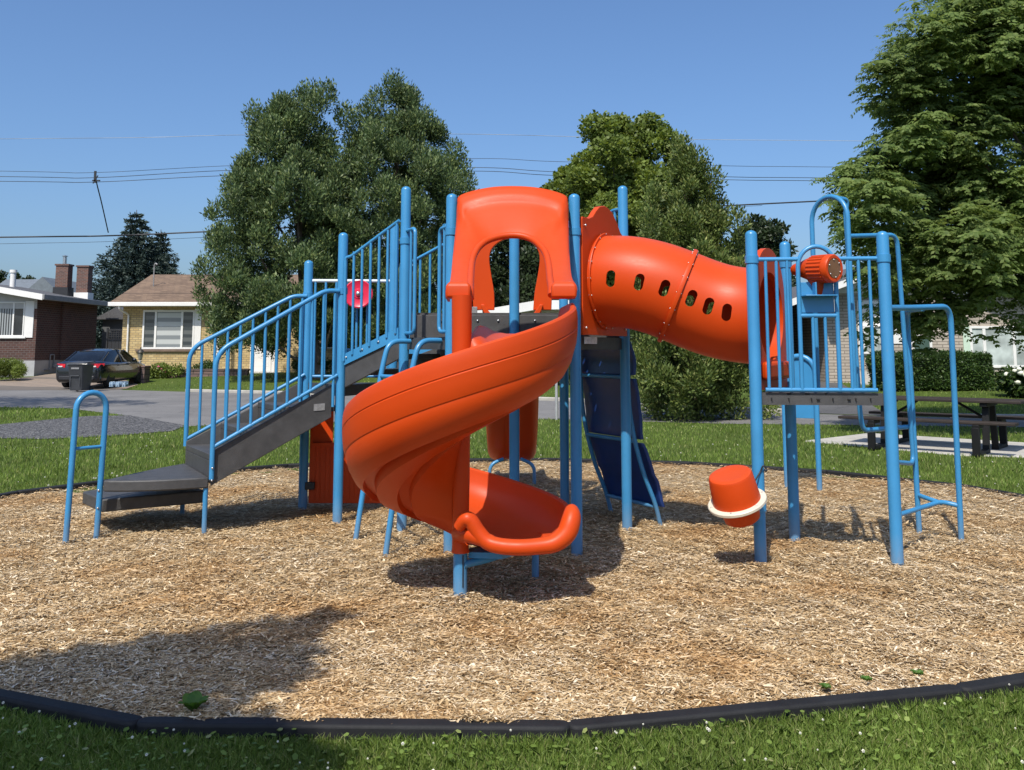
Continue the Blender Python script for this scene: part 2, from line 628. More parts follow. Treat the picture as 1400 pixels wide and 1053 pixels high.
lp = [V((lowtip.x, lowtip.y, 0)), V((gz(139, 700, .17).x, gz(139, 700, .17).y, 0)), V((L1.x - .12, L1.y + .45, 0)), V((L2.x - .1, L2.y + .0, 0)), V((lowtip.x + .25, lowtip.y + .5, 0))]
m.prism([V((p.x, p.y, .165)) for p in lp], (0, 0, .105))
m.build('lower_step', DECK, PS, bevel=0.012)
for p in (L1, L2):
    mm = MB(); mm.tube([p + V((0, 0, -.1)), V((p.x, p.y, ZT - .03))], .021, 12)
    mm.build('step_leg', BLUE, PS, smooth=50)
p = gz(120, 690) ; p = V((p.x, p.y + .25, 0))
mm = MB(); mm.tube([p + V((0, 0, -.1)), V((p.x, p.y, .2))], .021, 12); mm.build('step_leg', BLUE, PS, smooth=50)

# ---- looped grab rail beside it
A1, A2 = gz(89.5, 739), gz(131.5, 732)
za = at(100, 537, (A1.y + A2.y) / 2).z
lean = V((.03, .0, 0))
h = A2 - A1
hm = (A1 + A2) / 2
R_ = h.length / 2
hd = h.normalized()
pa = [A1 + V((0, 0, -.1)), A1 + lean + V((0, 0, za - R_))]
for i in range(1, 12):
    a = PI - PI * i / 12
    pa.append(hm + lean + hd * R_ * math.cos(a) + V((0, 0, za - R_ + R_ * math.sin(a))))
pa += [A2 + lean + V((0, 0, za - R_)), A2 + V((0, 0, -.1))]
m = MB(); m.tube(pa, .023, 14)
gr = m.build('grab_rail', BLUE, PS, smooth=50)
m = MB(); zc = at(120, 614, A1.y).z
m.tube([A1 + lean * .6 + V((0, 0, zc)), A2 + lean * .6 + V((0, 0, zc))], .014, 10)
m.build('crossbar', BLUE, gr, smooth=50)
bolts('bolt_row', [A2 + lean * .4 + V((0, -.024, z)) for z in (.22, .36)], .01, gr)

# ---- main stairs
SA0, SA1 = V((L1.x + .03, L1.y + .02, 0)), P1 + V((-.075, -.03, 0))
SB0, SB1 = V((L2.x + .02, L2.y - .02, 0)), P2 + V((-.03, -.05, 0))
def stringer(a, b, n, z00, z01, z10, z11, mat=DECK, name='stringer', th=.025):
    m = MB()
    m.prism([V((a.x, a.y, z00)), V((b.x, b.y, z10)), V((b.x, b.y, z11)), V((a.x, a.y, z01))], n * th)
    return m.build(name, mat, PS, bevel=.005)
sdir = (SA1 - SA0).normalized()
nside = V((sdir.y, -sdir.x, 0))
s_near = stringer(SA0, SA1, nside, .37, .65, .90, 1.19)
stringer(SB0, SB1, -nside, .37, .65, .90, 1.19)
pp = SA0.lerp(SA1, .84)
ms = MB(); ms.prism([pp + nside * .0275 + V((0, 0, .96)), pp + sdir * .10 + nside * .0275 + V((0, 0, .965)), pp + sdir * .10 + nside * .0275 + V((0, 0, 1.025)), pp + nside * .0275 + V((0, 0, 1.02))], nside * .003)
ms.build('sticker', STICK, s_near)
for i, (zt, t0, t1) in enumerate([(.62, .0, .40), (.81, .29, .72), (1.0, .61, 1.07)]):
    m = MB()
    c = [SA0.lerp(SA1, t0), SA0.lerp(SA1, t1), SB0.lerp(SB1, t1), SB0.lerp(SB1, t0)]
    m.prism([V((p.x, p.y, zt - .05)) for p in c], (0, 0, .05))
    dd = sdir * .02
    m.prism([V((c[0].x, c[0].y, zt - .235)), V((c[3].x, c[3].y, zt - .235)), V((c[3].x, c[3].y, zt - .052)), V((c[0].x, c[0].y, zt - .052))], dd)
    m.build('stair_tread', DECK, PS, bevel=.004)

def stair_rail(a, b, zb0, zt0, zb1, zt1, n, drop, endflat=.12):
    """tubular stair railing: newel, sloping handrail that levels out, lower rail and balusters"""
    m = MB()
    d = (b - a)
    e = a.lerp(b, 1 - endflat)
    path = rnd([V((a.x, a.y, zb0 - drop)), V((a.x, a.y, zt0)), V((e.x, e.y, zt1)), V((b.x, b.y, zt1))], .14, 8)
    m.tube(path, .021, 14)
    m.tube([V((a.x, a.y, zb0)), V((b.x, b.y, zb1))], .017, 10)
    for i in range(1, n + 1):
        t = i / (n + .35)
        p = a.lerp(b, t)
        zt = zt0 + (zt1 - zt0) * min(1, t / (1 - endflat)) - .02
        zb = zb0 + (zb1 - zb0) * t
        if i == n: zb -= .26
        m.tube([V((p.x, p.y, zb)), V((p.x, p.y, zt))], .0135, 8)
    return m.build('stair_railing', BLUE, PS, smooth=50)

ra, rb = SA0 + nside * .045, P1 + V((-.02, -.045, 0))
q = lambda py, p: at(700, py, p.y).z
r1 = stair_rail(ra, rb, q(612, ra), q(482, ra), q(513, rb), q(398, rb), 10, .26)
bolts('bolt_row', [ra + nside * .022 + V((0, 0, z)) for z in (.42, .52)], .01, r1)
rc, rd = SB0 - nside * .03, P2 + V((0.0, -.05, 0))
stair_rail(rc, rd, q(601, rc), q(477, rc), q(512, rd), q(405, rd), 9, .06)

# ---- back rail of the landing with the turning disc
za, zb = DZA + .06, q(384, P2)
m = MB()
m.tube([V((P2.x, P2.y, zb)), V((P2B.x, P2B.y, zb))], .017, 10)
lr = m.build('landing_rail', WHITEBAR, PS, smooth=50)
m = MB()
m.tube([V((P2.x, P2.y, za)), V((P2B.x, P2B.y, za))], .015, 10)
for i in range(8):
    t = (i + .7) / 8.2
    p = P2.lerp(P2B, t)
    m.tube([V((p.x, p.y, za)), V((p.x, p.y, zb))], .0125, 8)
m.build('landing_balusters', BLUE, PS, smooth=50)
dc = at(490, 402, P2.y - .07)
m = MB()
m.lathe([(.0, -.012), (.135, -.012), (.14, -.006), (.14, .012), (.130, .016), (.122, .010), (.05, .010), (.045, .018), (.0, .018)], dc, (0.05, -1, 0.05), 40)
disc = m.build('turning_disc', PINK, PS, smooth=40)
m = MB(); m.lathe([(.0, .016), (.024, .016), (.024, .03), (.014, .04), (0, .042)], dc, (0.05, -1, 0.05), 16)
m.build('hub', STEEL, disc, smooth=50)

# ---- upper ramp stairs between landing and tower
RA0, RA1 = P1.lerp(P3, .10), P3.lerp(P1, .05)
rdir = (RA1 - RA0).normalized()
rn = V((rdir.y, -rdir.x, 0))
if rn.y > 0: rn = -rn
RB0, RB1 = P2B.lerp(BL, .06), BL.lerp(P2B, .06)
stringer(RA0, RA1, rn, 1.16, 1.375, 1.42, 1.60)
stringer(RB0, RB1, -rn, 1.16, 1.375, 1.42, 1.60)
for zt, t0, t1 in [(1.32, 0.0, .36), (1.46, .33, .69), (1.60, .66, 1.0)]:
    m = MB()
    c = [RA0.lerp(RA1, t0), RA0.lerp(RA1, t1), RB0.lerp(RB1, t1), RB0.lerp(RB1, t0)]
    m.prism([V((p.x, p.y, zt - .05)) for p in c], (0, 0, .05))
    m.build('stair_tread', DECK, PS, bevel=.004)
def ramp_rail(a, b, n, nn):
    m = MB()
    m.prism([V((a.x, a.y, 1.36)), V((b.x, b.y, 1.59)), V((b.x, b.y, 1.69)), V((a.x, a.y, 1.46))], nn * .012)
    aa, bb = a + nn * .015, b + nn * .015
    path = rnd([V((aa.x, aa.y, 1.40)), V((aa.x, aa.y, 2.33)), V((aa.x + rdir.x * .06, aa.y + rdir.y * .06, 2.335)), V((bb.x, bb.y, 2.63))], .05, 4)
    m.tube(path, .0155, 10)
    for i in range(n):
        t = (i + 1) / (n + .3)
        p = aa.lerp(bb, t)
        m.tube([V((p.x, p.y, 1.42 + .23 * t)), V((p.x, p.y, 2.33 + .30 * t))], .0125, 8)
    return m.build('ramp_railing', BLUE, PS, smooth=50)
kr = ramp_rail(RA0 + rn * .03, RA1 + rn * .03, 6, rn)
bolts('bolt_row', [RA0.lerp(RA1, t) + rn * .047 + V((0, 0, 1.42 + .23 * t)) for t in (.05, .35, .65, .95)], .009, kr)
ramp_rail(RB0 - rn * .03, RB1 - rn * .03, 6, -rn)
m = MB()
p = P1 + V((.062, .03, 0))
m.box((p.x, p.y, 1.34), (.035, .05, .34))
m.build('mounting_plate', BLUE, PS, bevel=.004)

# ---- rung ladder up to the front-left edge
en = V((-(P3 - PL).y, (P3 - PL).x, 0)).normalized()
if en.y > 0: en = -en
LA, LB = gz(485, 734), gz(525.5, 757)
ta, tb = P3.lerp(PL, .14), P3.lerp(PL, .80)
def lrail(t, base):
    e = V((t.x, t.y, DZ - .03))
    dirh = V((base.x - t.x, base.y - t.y, 0))
    o1 = e + dirh * .42 + V((0, 0, .0))
    o2 = e + dirh * .55 + V((0, 0, -.24))
    return rnd([e, o1, o2, base + V((0, 0, -.08))], .12, 7)
ma = MB(); pra, prb = lrail(ta, LA), lrail(tb, LB)
ma.tube(pra, .022, 12); ma.tube(prb, .022, 12)
lad = ma.build('rung_ladder', BLUE, PS, smooth=50)
for z in (1.28, .98, .68, .38):
    def on(pth):
        for i in range(len(pth) - 1):
            if (pth[i].z - z) * (pth[i + 1].z - z) <= 0 and pth[i].z != pth[i + 1].z:
                return pth[i].lerp(pth[i + 1], (pth[i].z - z) / (pth[i].z - pth[i + 1].z))
    u, w = on(pra), on(prb)
    m = MB(); m.tube([u, w], .016, 10); m.build('rung', BLUE, lad, smooth=50)

def grab_loop(p, toward, z0, z1, w=.17, inner=True, name='grab_loop'):
    d = (toward - p); d.z = 0; d = d.normalized()
    m = MB()
    a = p + d * PR
    e = p + d * (PR + w)
    m.tube(rnd([V((a.x, a.y, z1)), V((e.x, e.y, z1)), V((e.x, e.y, z0)), V((a.x, a.y, z0))], .06, 6), .016, 10)
    if inner:
        c = p + d * (PR + w * .5)
        m.tube([V((c.x, c.y, z0)), V((c.x, c.y, z1))], .0125, 8)
    return m.build(name, BLUE, PS, smooth=50)
grab_loop(P3, PL, DZ + .04, q(313, P3) - .02, .19)
grab_loop(PL, P3, DZ + .04, q(305, PL) - .02, .19)
grab_loop(P5, BR, 2.38, 2.74, .16)
grab_loop(BR, P5, DZB + .05, 2.72, .16)
baluster_rail(BL + V((0, -.05, 0)), P3.lerp(BL, .62), DZB + .05, DZB + .05, 2.72, 2.66, 3)

# ---- store panel under the landing
m = MB()
y0 = P2.y + .02
xa, xb = P2.x + .05, P2B.x - .05
m.prism([V((xa, y0, .03)), V((xb, y0, .03)), V((xb, y0, 1.06)), V((xb - .22, y0, 1.06)), V((xb - .22, y0, .60)), V((xa + .22, y0, .60)), V((xa + .22, y0, 1.06)), V((xa, y0, 1.06))], (0, .03, 0))
m.b2(xa + .03, xb - .03, y0 - .05, y0 - .002, .575, .605)
for i in range(14):
    x = xa + .06 + i * (xb - xa - .12) / 13
    m.b2(x - .004, x + .004, y0 - .006, y0 - .0015, .07, .56)
sp_ = m.build('store_panel', ORANGE, PS, bevel=.004)
m = MB(); m.box((xa + .02, y0 - .04, .2), (.09, .05, .07)); m.build('bracket', DARK, sp_, bevel=.006)

# ---- tube entry panel, tube slide and exit panel
def ring_panel(o3, e, nrm, outline, centre, rad, th, n=64):
    """flat panel with a round hole; outline in (a,z), o3 origin, e along, nrm thickness"""
    oc = V(centre)
    def hit(ang):
        d = V((math.cos(ang), math.sin(ang)))
        best = None
        for i in range(len(outline)):
            p, r = V(outline[i]), V(outline[(i + 1) % len(outline)])
            s = r - p
            den = d.x * s.y - d.y * s.x
            if abs(den) < 1e-9: continue
            w = p - oc
            t = (w.x * s.y - w.y * s.x) / den
            u = (w.x * d.y - w.y * d.x) / den
            if t > 0 and -1e-6 <= u <= 1 + 1e-6 and (best is None or t < best): best = t
        return oc + d * best
    angs = sorted([2 * PI * k / n for k in range(n)] + [math.atan2(V(p).y - oc.y, V(p).x - oc.x) % (2 * PI) for p in outline])
    R0, R1, R2, R3 = [], [], [], []
    f3 = lambda p, k: o3 + e * p.x + V((0, 0, p.y)) + nrm * k
    for a in angs:
        ho = hit(a)
        hi = oc + V((math.cos(a), math.sin(a))) * rad
        R0.append(f3(ho, 0)); R1.append(f3(hi, 0)); R2.append(f3(hi, th)); R3.append(f3(ho, th))
    m = MB()
    m.rings([R0, R1, R2, R3, R0], True, False)
    return m

eT = (P5 - P4); lenT = eT.length; eT = eT.normalized()
nT = V((eT.y, -eT.x, 0))                                   # outward (towards the far tower)
if nT.x < 0: nT = -nT
ol = [(.05, 1.615), (lenT - .05, 1.615), (lenT - .05, 2.44), (lenT - .10, 2.47), (lenT - .17, 2.50), (lenT - .25, 2.58), (lenT - .35, 2.655), (lenT - .46, 2.685), (.5, 2.69), (.40, 2.67), (.32, 2.62), (.26, 2.57), (.18, 2.545), (.06, 2.545), (.05, 2.53)]
m = ring_panel(P4, eT, nT, ol, (lenT * .5, 2.06), .356, .045)
bm_ = m.build('tube_entry_panel', ORANGE, PS, bevel=.008, smooth=40)
bolts('bolt_row', [P4 + eT * a + nT * .05 + V((0, 0, z)) for a, z in ((.1, 1.67), (.1, 2.48), (lenT - .1, 1.67), (lenT - .1, 2.40))], .011, bm_)
eX = (P7 - P6); lenX = eX.length; eX = eX.normalized()
nX = V((eX.y, -eX.x, 0))
if nX.x < 0: nX = -nX                                      # into the far tower
TXC = (lenX * .5, 1.76)
ol = []
for k in range(17):
    a = PI * k / 16
    ol.append((lenX * .5 + (lenX * .5 - .07) * math.cos(a), 1.93 + .36 * math.sin(a)))
ol = [(lenX - .06, 1.20)] + ol + [(.06, 1.20)]
m = ring_panel(P6, eX, -nX, ol, TXC, .34, .045)
tx = m.build('tube_exit_panel', ORANGE, PS, bevel=.01, smooth=40)
m = MB(); c = P6 + eX * (lenX * .5) + nX * .03 + V((0, 0, 1.34))
m.box(c, (lenX * .68, .06, .14), M=Matrix.Rotation(math.atan2(eX.y, eX.x), 3, 'Z'))
m.build('sill', ORANGE, tx, bevel=.03, bseg=3)

TA = P4 + eT * (lenT * .5) + nT * .045 + V((0, 0, 2.06))
TE = P6 + eX * TXC[0] - nX * .045 + V((0, 0, TXC[1]))
kk = (TE - TA).length * .45
TB, TCc = TA + nT * kk, TE - nX * kk
def bez(t): return TA * (1 - t) ** 3 + TB * 3 * t * (1 - t) ** 2 + TCc * 3 * t * t * (1 - t) + TE * t ** 3
def bezd(t): return ((TB - TA) * (1 - t) ** 2 + (TCc - TB) * 2 * t * (1 - t) + (TE - TCc) * t * t).normalized()
TR = .376
def tube_ring(t, r, seg=72):
    p, d = bez(t), bezd(t)
    side = V((d.y, -d.x, 0)).normalized()
    up = side.cross(d)
    return [p + (side * math.cos(2 * PI * k / seg) + up * math.sin(2 * PI * k / seg)) * r for k in range(seg)], side, up
m = MB()
nst = 48
prof = [(i / nst, TR + (.012 if .35 < i / nst < .65 else 0) * 0) for i in range(nst + 1)]
outer = [tube_ring(t, r)[0] for t, r in prof]
inner = [tube_ring(t, r - .014)[0] for t, r in reversed(prof)]
m.rings(outer + inner + [outer[0]], True, False)
tube_o = m.build('tube', ORANGE, PS, smooth=60)
cut = MB()
holes = [(817, 379), (852, 385), (886, 398), (932, 411), (968, 424), (1007, 431)]
ts = [.10, .232, .365, .545, .69, .845]
for t in ts:
    p, d = bez(t), bezd(t)
    side = V((d.y, -d.x, 0)).normalized()
    up = side.cross(d)
    sh = []
    for k in range(24):
        a = 2 * PI * k / 24
        cx_, cy_ = .036 * math.cos(a), .036 * math.sin(a)
        cy_ += .030 if math.sin(a) > 0 else -.030
        sh.append(p + d * cx_ + up * (cy_ + .0) - side * .6)
    cut.prism(sh, side * 1.2)
cut_o = cut.build('hole_cutter', ORANGE, PS, smooth=0)
bo = tube_o.modifiers.new('holes', 'BOOLEAN')
bo.operation = 'DIFFERENCE'
bo.solver = 'EXACT'
bo.object = cut_o
bpy.context.view_layer.update()
dg = bpy.context.evaluated_depsgraph_get()
me2 = bpy.data.meshes.new_from_object(tube_o.evaluated_get(dg))
tube_o.modifiers.clear()
tube_o.data = me2
me2.name = 'tube'
cm = cut_o.data
bpy.data.objects.remove(cut_o)
bpy.data.meshes.remove(cm)
me2.polygons.foreach_set('use_smooth', [True] * len(me2.polygons))
me2.set_sharp_from_angle(angle=math.radians(40))
def flange(t, w=.016, out_=.024, name='flange', nb=18):
    m = MB()
    rr = []
    for dt, r in ((-w, TR - .003), (-w, TR + out_), (0, TR + out_ + .003), (w, TR + out_), (w, TR - .003)):
        R, s, u = tube_ring(t, r)
        d = bezd(t)
        rr.append([p + d * dt for p in R])
    m.rings(rr + [rr[0]], True, False)
    o = m.build(name, ORANGE, tube_o, smooth=40)
    R, s, u = tube_ring(t, TR + out_ - .008, nb)
    d = bezd(t)
    bolts('bolt_ring', [p - d * (w + .003) for p in R] + [p + d * (w + .003) for p in R], .0055, o)
flange(.455)
flange(.012, .008, .022)

# ---- underside sticker and dark deck edge below the tube
m = MB(); pa_, pb_ = P4.lerp(P5, .12), P4.lerp(P5, .36)
m.prism([pa_ + nT * .02 + V((0, 0, 1.545)), pb_ + nT * .02 + V((0, 0, 1.545)), pb_ + nT * .02 + V((0, 0, 1.60)), pa_ + nT * .02 + V((0, 0, 1.60))], nT * .004)
m.build('sticker', plain('white_sticker', (.5, .5, .48), .6, .3, 30), PS)

# ---- curved wall climber behind
cn = V((.866, .5, 0))
prof = [(.00, 1.68), (.03, 1.55), (.07, 1.40), (.10, 1.20), (.12, .95), (.17, .70), (.26, .42), (.38, .15), (.44, -.05)]
e2 = (BR - P5)
ca, cb_ = P5 + e2 * .10, P5 + e2 * .86
def cpt(base, d, z): return V((base.x + cn.x * d, base.y + cn.y * d, z))
pc = crom([V((d, z, 0)) for d, z in prof], 6)
mc = MB()
mc.tube([cpt(ca, p.x, p.y) for p in pc], .02, 10)
mc.tube([cpt(cb_, p.x, p.y) for p in pc], .02, 10)
for z in (1.26, .70, .12):
    d = min(pc, key=lambda p: abs(p.y - z)).x
    mc.tube([cpt(ca, d, z), cpt(cb_, d, z)], .018, 10)
clm = mc.build('wall_climber', BLUE, PS, smooth=50)
for z1, z0 in ((1.62, 1.275), (1.245, .715), (.685, .12)):
    rr = []
    nseg = 10
    for i in range(nseg + 1):
        z = z1 + (z0 - z1) * i / nseg
        j = min(range(len(pc)), key=lambda k: abs(pc[k].y - z))
        d = pc[j].x + .03
        bul = .03 * math.sin(PI * i / nseg)
        A, B = cpt(ca, d + bul, z) + (ca - cb_).normalized() * .05, cpt(cb_, d + bul, z) - (ca - cb_).normalized() * .05
        rr.append([A, B, B + cn * .035, A + cn * .035])
    m = MB(); m.rings(rr)
    m.build('climbing_panel', SHADEBLUE, clm, bevel=.008, smooth=40)

# ---- keyhole slide hood at the back and the straight slide beyond
yk = BL.y - .03
ko = [(647, 424), (646, 398), (645, 372), (645, 345), (648, 318), (658, 302), (678, 293), (703, 290), (728, 293), (746, 302), (755, 318), (757, 345), (756, 372), (755, 398), (754, 424)]
ki = [(676, 424), (675.5, 400), (672, 378), (669, 355), (672, 341), (681, 332), (691, 327), (703, 325), (716, 327), (727, 332), (735, 341), (738, 355), (735, 378), (731, 400), (729, 424)]
ko, ki = crom([V((x, y, 0)) for x, y in ko], 3), crom([V((x, y, 0)) for x, y in ki], 3)
K0, K1 = [at(p.x, p.y, yk) for p in ko], [at(p.x, p.y, yk) for p in ki]
bk = V((0, .05, 0))
m = MB(); m.rings([[a, b, b + bk, a + bk] for a, b in zip(K0, K1)])
kh = m.build('keyhole_hood', ORANGE, PS, bevel=.006, bseg=2, smooth=30)
m = MB(); p = at(649, 426, yk - .03); m.box(p, (.05, .03, .09)); m.build('bracket', STICK, kh, bevel=.004)
sp = crom([V((0, a, b)) for a, b in [(9.0, 1.80), (9.3, 1.76), (9.7, 1.50), (10.2, 1.05), (10.7, .60), (11.05, .31), (11.4, .19), (11.8, .16)]], 6)
rr = []
for p in sp:
    secn = [(-.30, .30), (-.285, .08), (-.26, .03), (-.20, .0), (-.09, .0), (-.08, .012), (.08, .012), (.09, 0), (.20, 0), (.26, .03), (.285, .08), (.30, .30), (.265, .30), (.25, .10), (.2, .04), (-.2, .04), (-.25, .10), (-.265, .30)]
    hw_ = max(.15, min(1, (p.y - 8.9) / .9))
    rr.append([V((x + .0, p.y, p.z + (z if z < .2 else .1 + (z - .1) * hw_))) for x, z in secn])
m = MB(); m.rings(rr)
bsl = m.build('straight_slide', ORANGE, PS, smooth=50, bevel=.006)
for s in (-1, 1):
    m = MB()
    m.tube(rnd([V((.0 + s * .255, 10.95, -.08)), V((.0 + s * .255, 10.95, .19)), V((.0 + s * .10, 11.0, .25))], .10, 6), .02, 10)
    m.build('slide_leg', BLUE, bsl, smooth=50)

# ---- spiral slide
SC = gz(629, 816)
cx, cy = SC.x, SC.y
RS = .722
sect = [  # (radius fraction, height relative to the rim); outer shell down to the column, then the inside back up
    (.945, -.005), (.95, .012), (.965, .022), (.985, .022), (1.0, .012), (1.008, -.01), (1.012, -.05), (1.012, -.092), (1.006, -.097), (1.006, -.100), (1.012, -.105),
    (1.008, -.15), (1.0, -.20), (.986, -.234), (.979, -.238), (.978, -.241), (.98, -.247),
    (.955, -.315), (.90, -.385), (.83, -.425), (.812, -.392), (.735, -.398), (.715, -.462), (.62, -.485), (.54, -.497), (.522, -.462), (.44, -.462), (.42, -.508), (.30, -.512), (.18, -.512), (.075, -.53),
    (.06, -.20), (.10, -.185), (.16, -.20), (.24, -.255), (.38, -.288), (.60, -.288), (.78, -.255), (.89, -.17), (.93, -.08)]
RK = [(0, 1.775), (.25, 1.47), (.5, 1.06), (.65, .80), (.78, .63), (.9, .53), (1.0, .50), (1.2, .49)]
def pw(K, t):
    for (a, b), (c, d) in zip(K, K[1:]):
        if t <= c:
            return b + (d - b) * (t - a) / (c - a)
    return K[-1][1]
def rim(t):                                               # height of the rim after t turns, smoothed
    return sum(pw(RK, max(0, t + d)) for d in (-.06, -.03, 0, .03, .06)) / 5
FO = [(0, 1.0), (.55, 1.0), (.82, .62), (1.0, .33)]         # outer depth
FI = [(0, 1.0), (.4, 1.0), (.8, .75), (1.0, .60)]         # inner depth
NOUT = 31
stations = []
YS = P4.y - .06
n0 = 10
for i in range(n0):
    y = YS + (cy - YS) * i / n0
    k = i / n0
    stations.append(('s', y, 1.80 - .025 * k, 1.0, k))
NT = 96
for i in range(NT + 1):
    t = i / NT
    zz = rim(t)
    stations.append(('h', 2 * PI * t, zz, 1.0, t))
zend = stations[-1][2]
for i in range(1, 6):
    stations.append(('e', .048 * i, zend - .004 * i, 1.0, 1))
rr = []
for kind, a, zr, s, k in stations:
    ring = []
    for js, (r, dz) in enumerate(sect):
        R = r * (RS - (.035 * max(0, (k - .8) / .2) if kind == 'h' else (.035 if kind == 'e' else 0)))
        fl = .62 + .38 * k
        if kind != 's': fl = pw(FO if js < NOUT else FI, k)
        d = dz * fl if dz < -.0 else dz
        if r < .32 and js < NOUT and kind != 's': d *= 1 - .25 * max(0, (k - .8) / .2)
        if kind == 's':
            ring.append(V((cx + R, a, zr + d)))
        elif kind == 'h':
            ring.append(V((cx + R * math.cos(a), cy - R * math.sin(a), zr + d)))
        else:
            ring.append(V((cx + R, cy - a, zr + d)))
    rr.append(ring)
m = MB(); m.rings(rr)
spi = m.build('spiral_slide', ORANGE, PS, smooth=32)
# exit lip: fat rolled edge round the mouth, running back along the outer rim
ye = cy - .24
RE = RS - .035
lip = [(.0, zend - .05, .0), (.06, zend + .0, -.02), (.11, zend - .01, -.02), (.17, zend - .07, -.02), (.25, zend - .125, -.03), (.36, zend - .145, -.05), (.52, zend - .150, -.065), (.68, zend - .145, -.06), (.82, zend - .130, -.05), (.925, zend - .078, -.03), (.97, zend - .005, -.005), (.98, zend + .035, .04), (.982, zend + .025, .13), (.975, zend + .012, .24), (.97, zend + .012, .36)]
lp = crom([V((cx + r * RE, ye + dy, z)) for r, z, dy in lip], 6)
nl = len(lp)
rl = [.032 + .014 * min(1, i / 8) + .014 * math.exp(-((i / nl - .66) / .10) ** 2) - .034 * max(0, (i - nl * .74) / (nl * .26)) for i in range(nl)]
m = MB()
m.tube(lp, rl, 18)
m.tube([V((cx, cy, zend - .13)), V((cx + .03, cy - .10, zend - .11)), V((cx + .09, ye - .01, zend - .09)), V((cx + .2, ye - .03, zend - .13))], [.058, .056, .052, .04], 16)
m.build('exit_lip', ORANGE, spi, smooth=60)
zc0 = at(629, 755, cy).z
zc1 = at(629, 404, cy).z
m = MB()
m.tube([V((cx, cy, zc0)), V((cx, cy, zc0 + .02)), V((cx, cy, zc0 + .12)), V((cx, cy, .7)), V((cx, cy, 1.2)), V((cx, cy, zc1))], [.056, .052, .05, .055, .058, .065], 24)
col_o = m.build('column', ORANGE, spi, smooth=50)
m = MB(); m.tube([V((cx, cy, -.1)), V((cx, cy, zc0 + .05))], .043, 20)
stub = m.build('support_post', BLUE, spi, smooth=50)
m = MB(); m.box((cx + .018, cy - .040, .16), (.006, .01, .19), rz=.35); m.build('slot', DARK, spi)
LGX, LGY = gz(732, 787).x, gz(732, 787).y
m = MB(); m.prism([V((cx + .05, cy - .0, zc0 - .035)), V((cx + .26, cy - .10, zc0 - .02)), V((cx + .42, cy + .1, zc0 - .02)), V((cx + .3, cy + .25, zc0 - .02)), V((cx + .05, cy + .1, zc0 - .03))], (0, 0, .035))
m.tube(rnd([V((cx + .02, cy - .02, zc0 - .07)), V((cx + .20, cy + .08, zc0 - .05)), V((LGX, LGY, zc0 - .02)), V((LGX, LGY, -.08))], .07, 6), .024, 12)
m.build('exit_bracket', BLUE, spi, smooth=40)
grip = MB(); grip.box((P4.x - .055, P4.y - .03, DZ - .02), (.06, .05, .12)); grip.build('bracket', DARK, spi, bevel=.006)

# hood over the slide mouth
YH = [(250, P4.y - .05), (268, P4.y - .07), (300, P4.y - .17), (330, P4.y - .40), (360, P4.y - .72), (380, P4.y - .98), (396, cy + .10), (412, cy + .06)]
def yh(py):
    for (a, ya), (b, yb) in zip(YH, YH[1:]):
        if py <= b: return ya + (yb - ya) * max(0, (py - a)) / (b - a)
    return YH[-1][1]
ok_ = [(611, 408), (611, 396), (617, 384), (621, 345), (625, 305), (626.5, 280), (631, 268.5), (665, 259), (700, 256.5), (737, 259), (770, 268), (775, 279), (776, 305), (777, 345), (780, 378), (787, 392), (787, 404)]
ik_ = [(643, 409), (643, 398), (643, 388), (645, 360), (650, 345), (657, 336), (667, 329), (682, 324), (698, 322), (714, 323), (728, 328), (738, 336), (746, 347), (750, 362), (752, 382), (754, 394), (754, 404)]
OK_ = crom([at(x, y, yh(y)) for x, y in ok_], 6)
IK_ = crom([at(x, y, yh(y)) for x, y in ik_], 6)
nr = 14
rows = []
rows.append([p + V((0, .20, -.012)) for p in OK_])
rows.append([p + V((0, .03, 0)) for p in OK_])
ns = len(OK_)
for r in range(nr + 1):
    k = r / nr
    row = []
    for i, (o, w_) in enumerate(zip(OK_, IK_)):
        u_ = i / (ns - 1)
        topw = max(0, 1 - ((u_ - .5) / .26) ** 4)
        band = (.024 if r <= 3 else (.006 if r == 4 else 0)) * topw
        row.append(o.lerp(w_, k) + V((0, -band - .022 * math.sin(PI * k) ** .5 * (1 - topw) - .006 * math.sin(PI * k), 0)))
    rows.append(row)
rows.append([p + V((0, .02, 0)) for p in IK_])
rows.append([p + V((0, .09, 0)) for p in IK_])
m = MB(); m.rings(rows, False, False)
hood = m.build('slide_hood', ORANGE, PS, smooth=60)
sm = hood.modifiers.new('solid', 'SOLIDIFY'); sm.thickness = .016; sm.offset = 0
m = MB(); m.tube([p + V((0, -.010, 0)) for p in IK_], .025, 12)
m.build('hood_rim', ORANGE, hood, smooth=60)
for x0, x1, ya in ((610.5, 644, cy + .06), (753, 787.5, cy + .07)):
    m = MB()
    t0, t1, b1_ = at(x0, 393, ya), at(x1, 393, ya), at(x0, 408, ya)
    rr = []
    for z, gx, gy in ((t0.z + .035, -.022, .055), (t0.z + .012, -.004, .075), (t0.z, .0, .08), (b1_.z, .0, .08)):
        rr.append([V((t0.x - gx, ya - gy, z)), V((t1.x + gx, ya - gy, z)), V((t1.x + gx, ya + .10, z)), V((t0.x - gx, ya + .10, z))])
    m.rings(rr)
    m.build('hood_foot', ORANGE, hood, smooth=40, bevel=.014, bseg=3)
bolts('bolt_row', [at(635, 278, P4.y - .14), at(765, 278, P4.y - .14)], .016, hood)

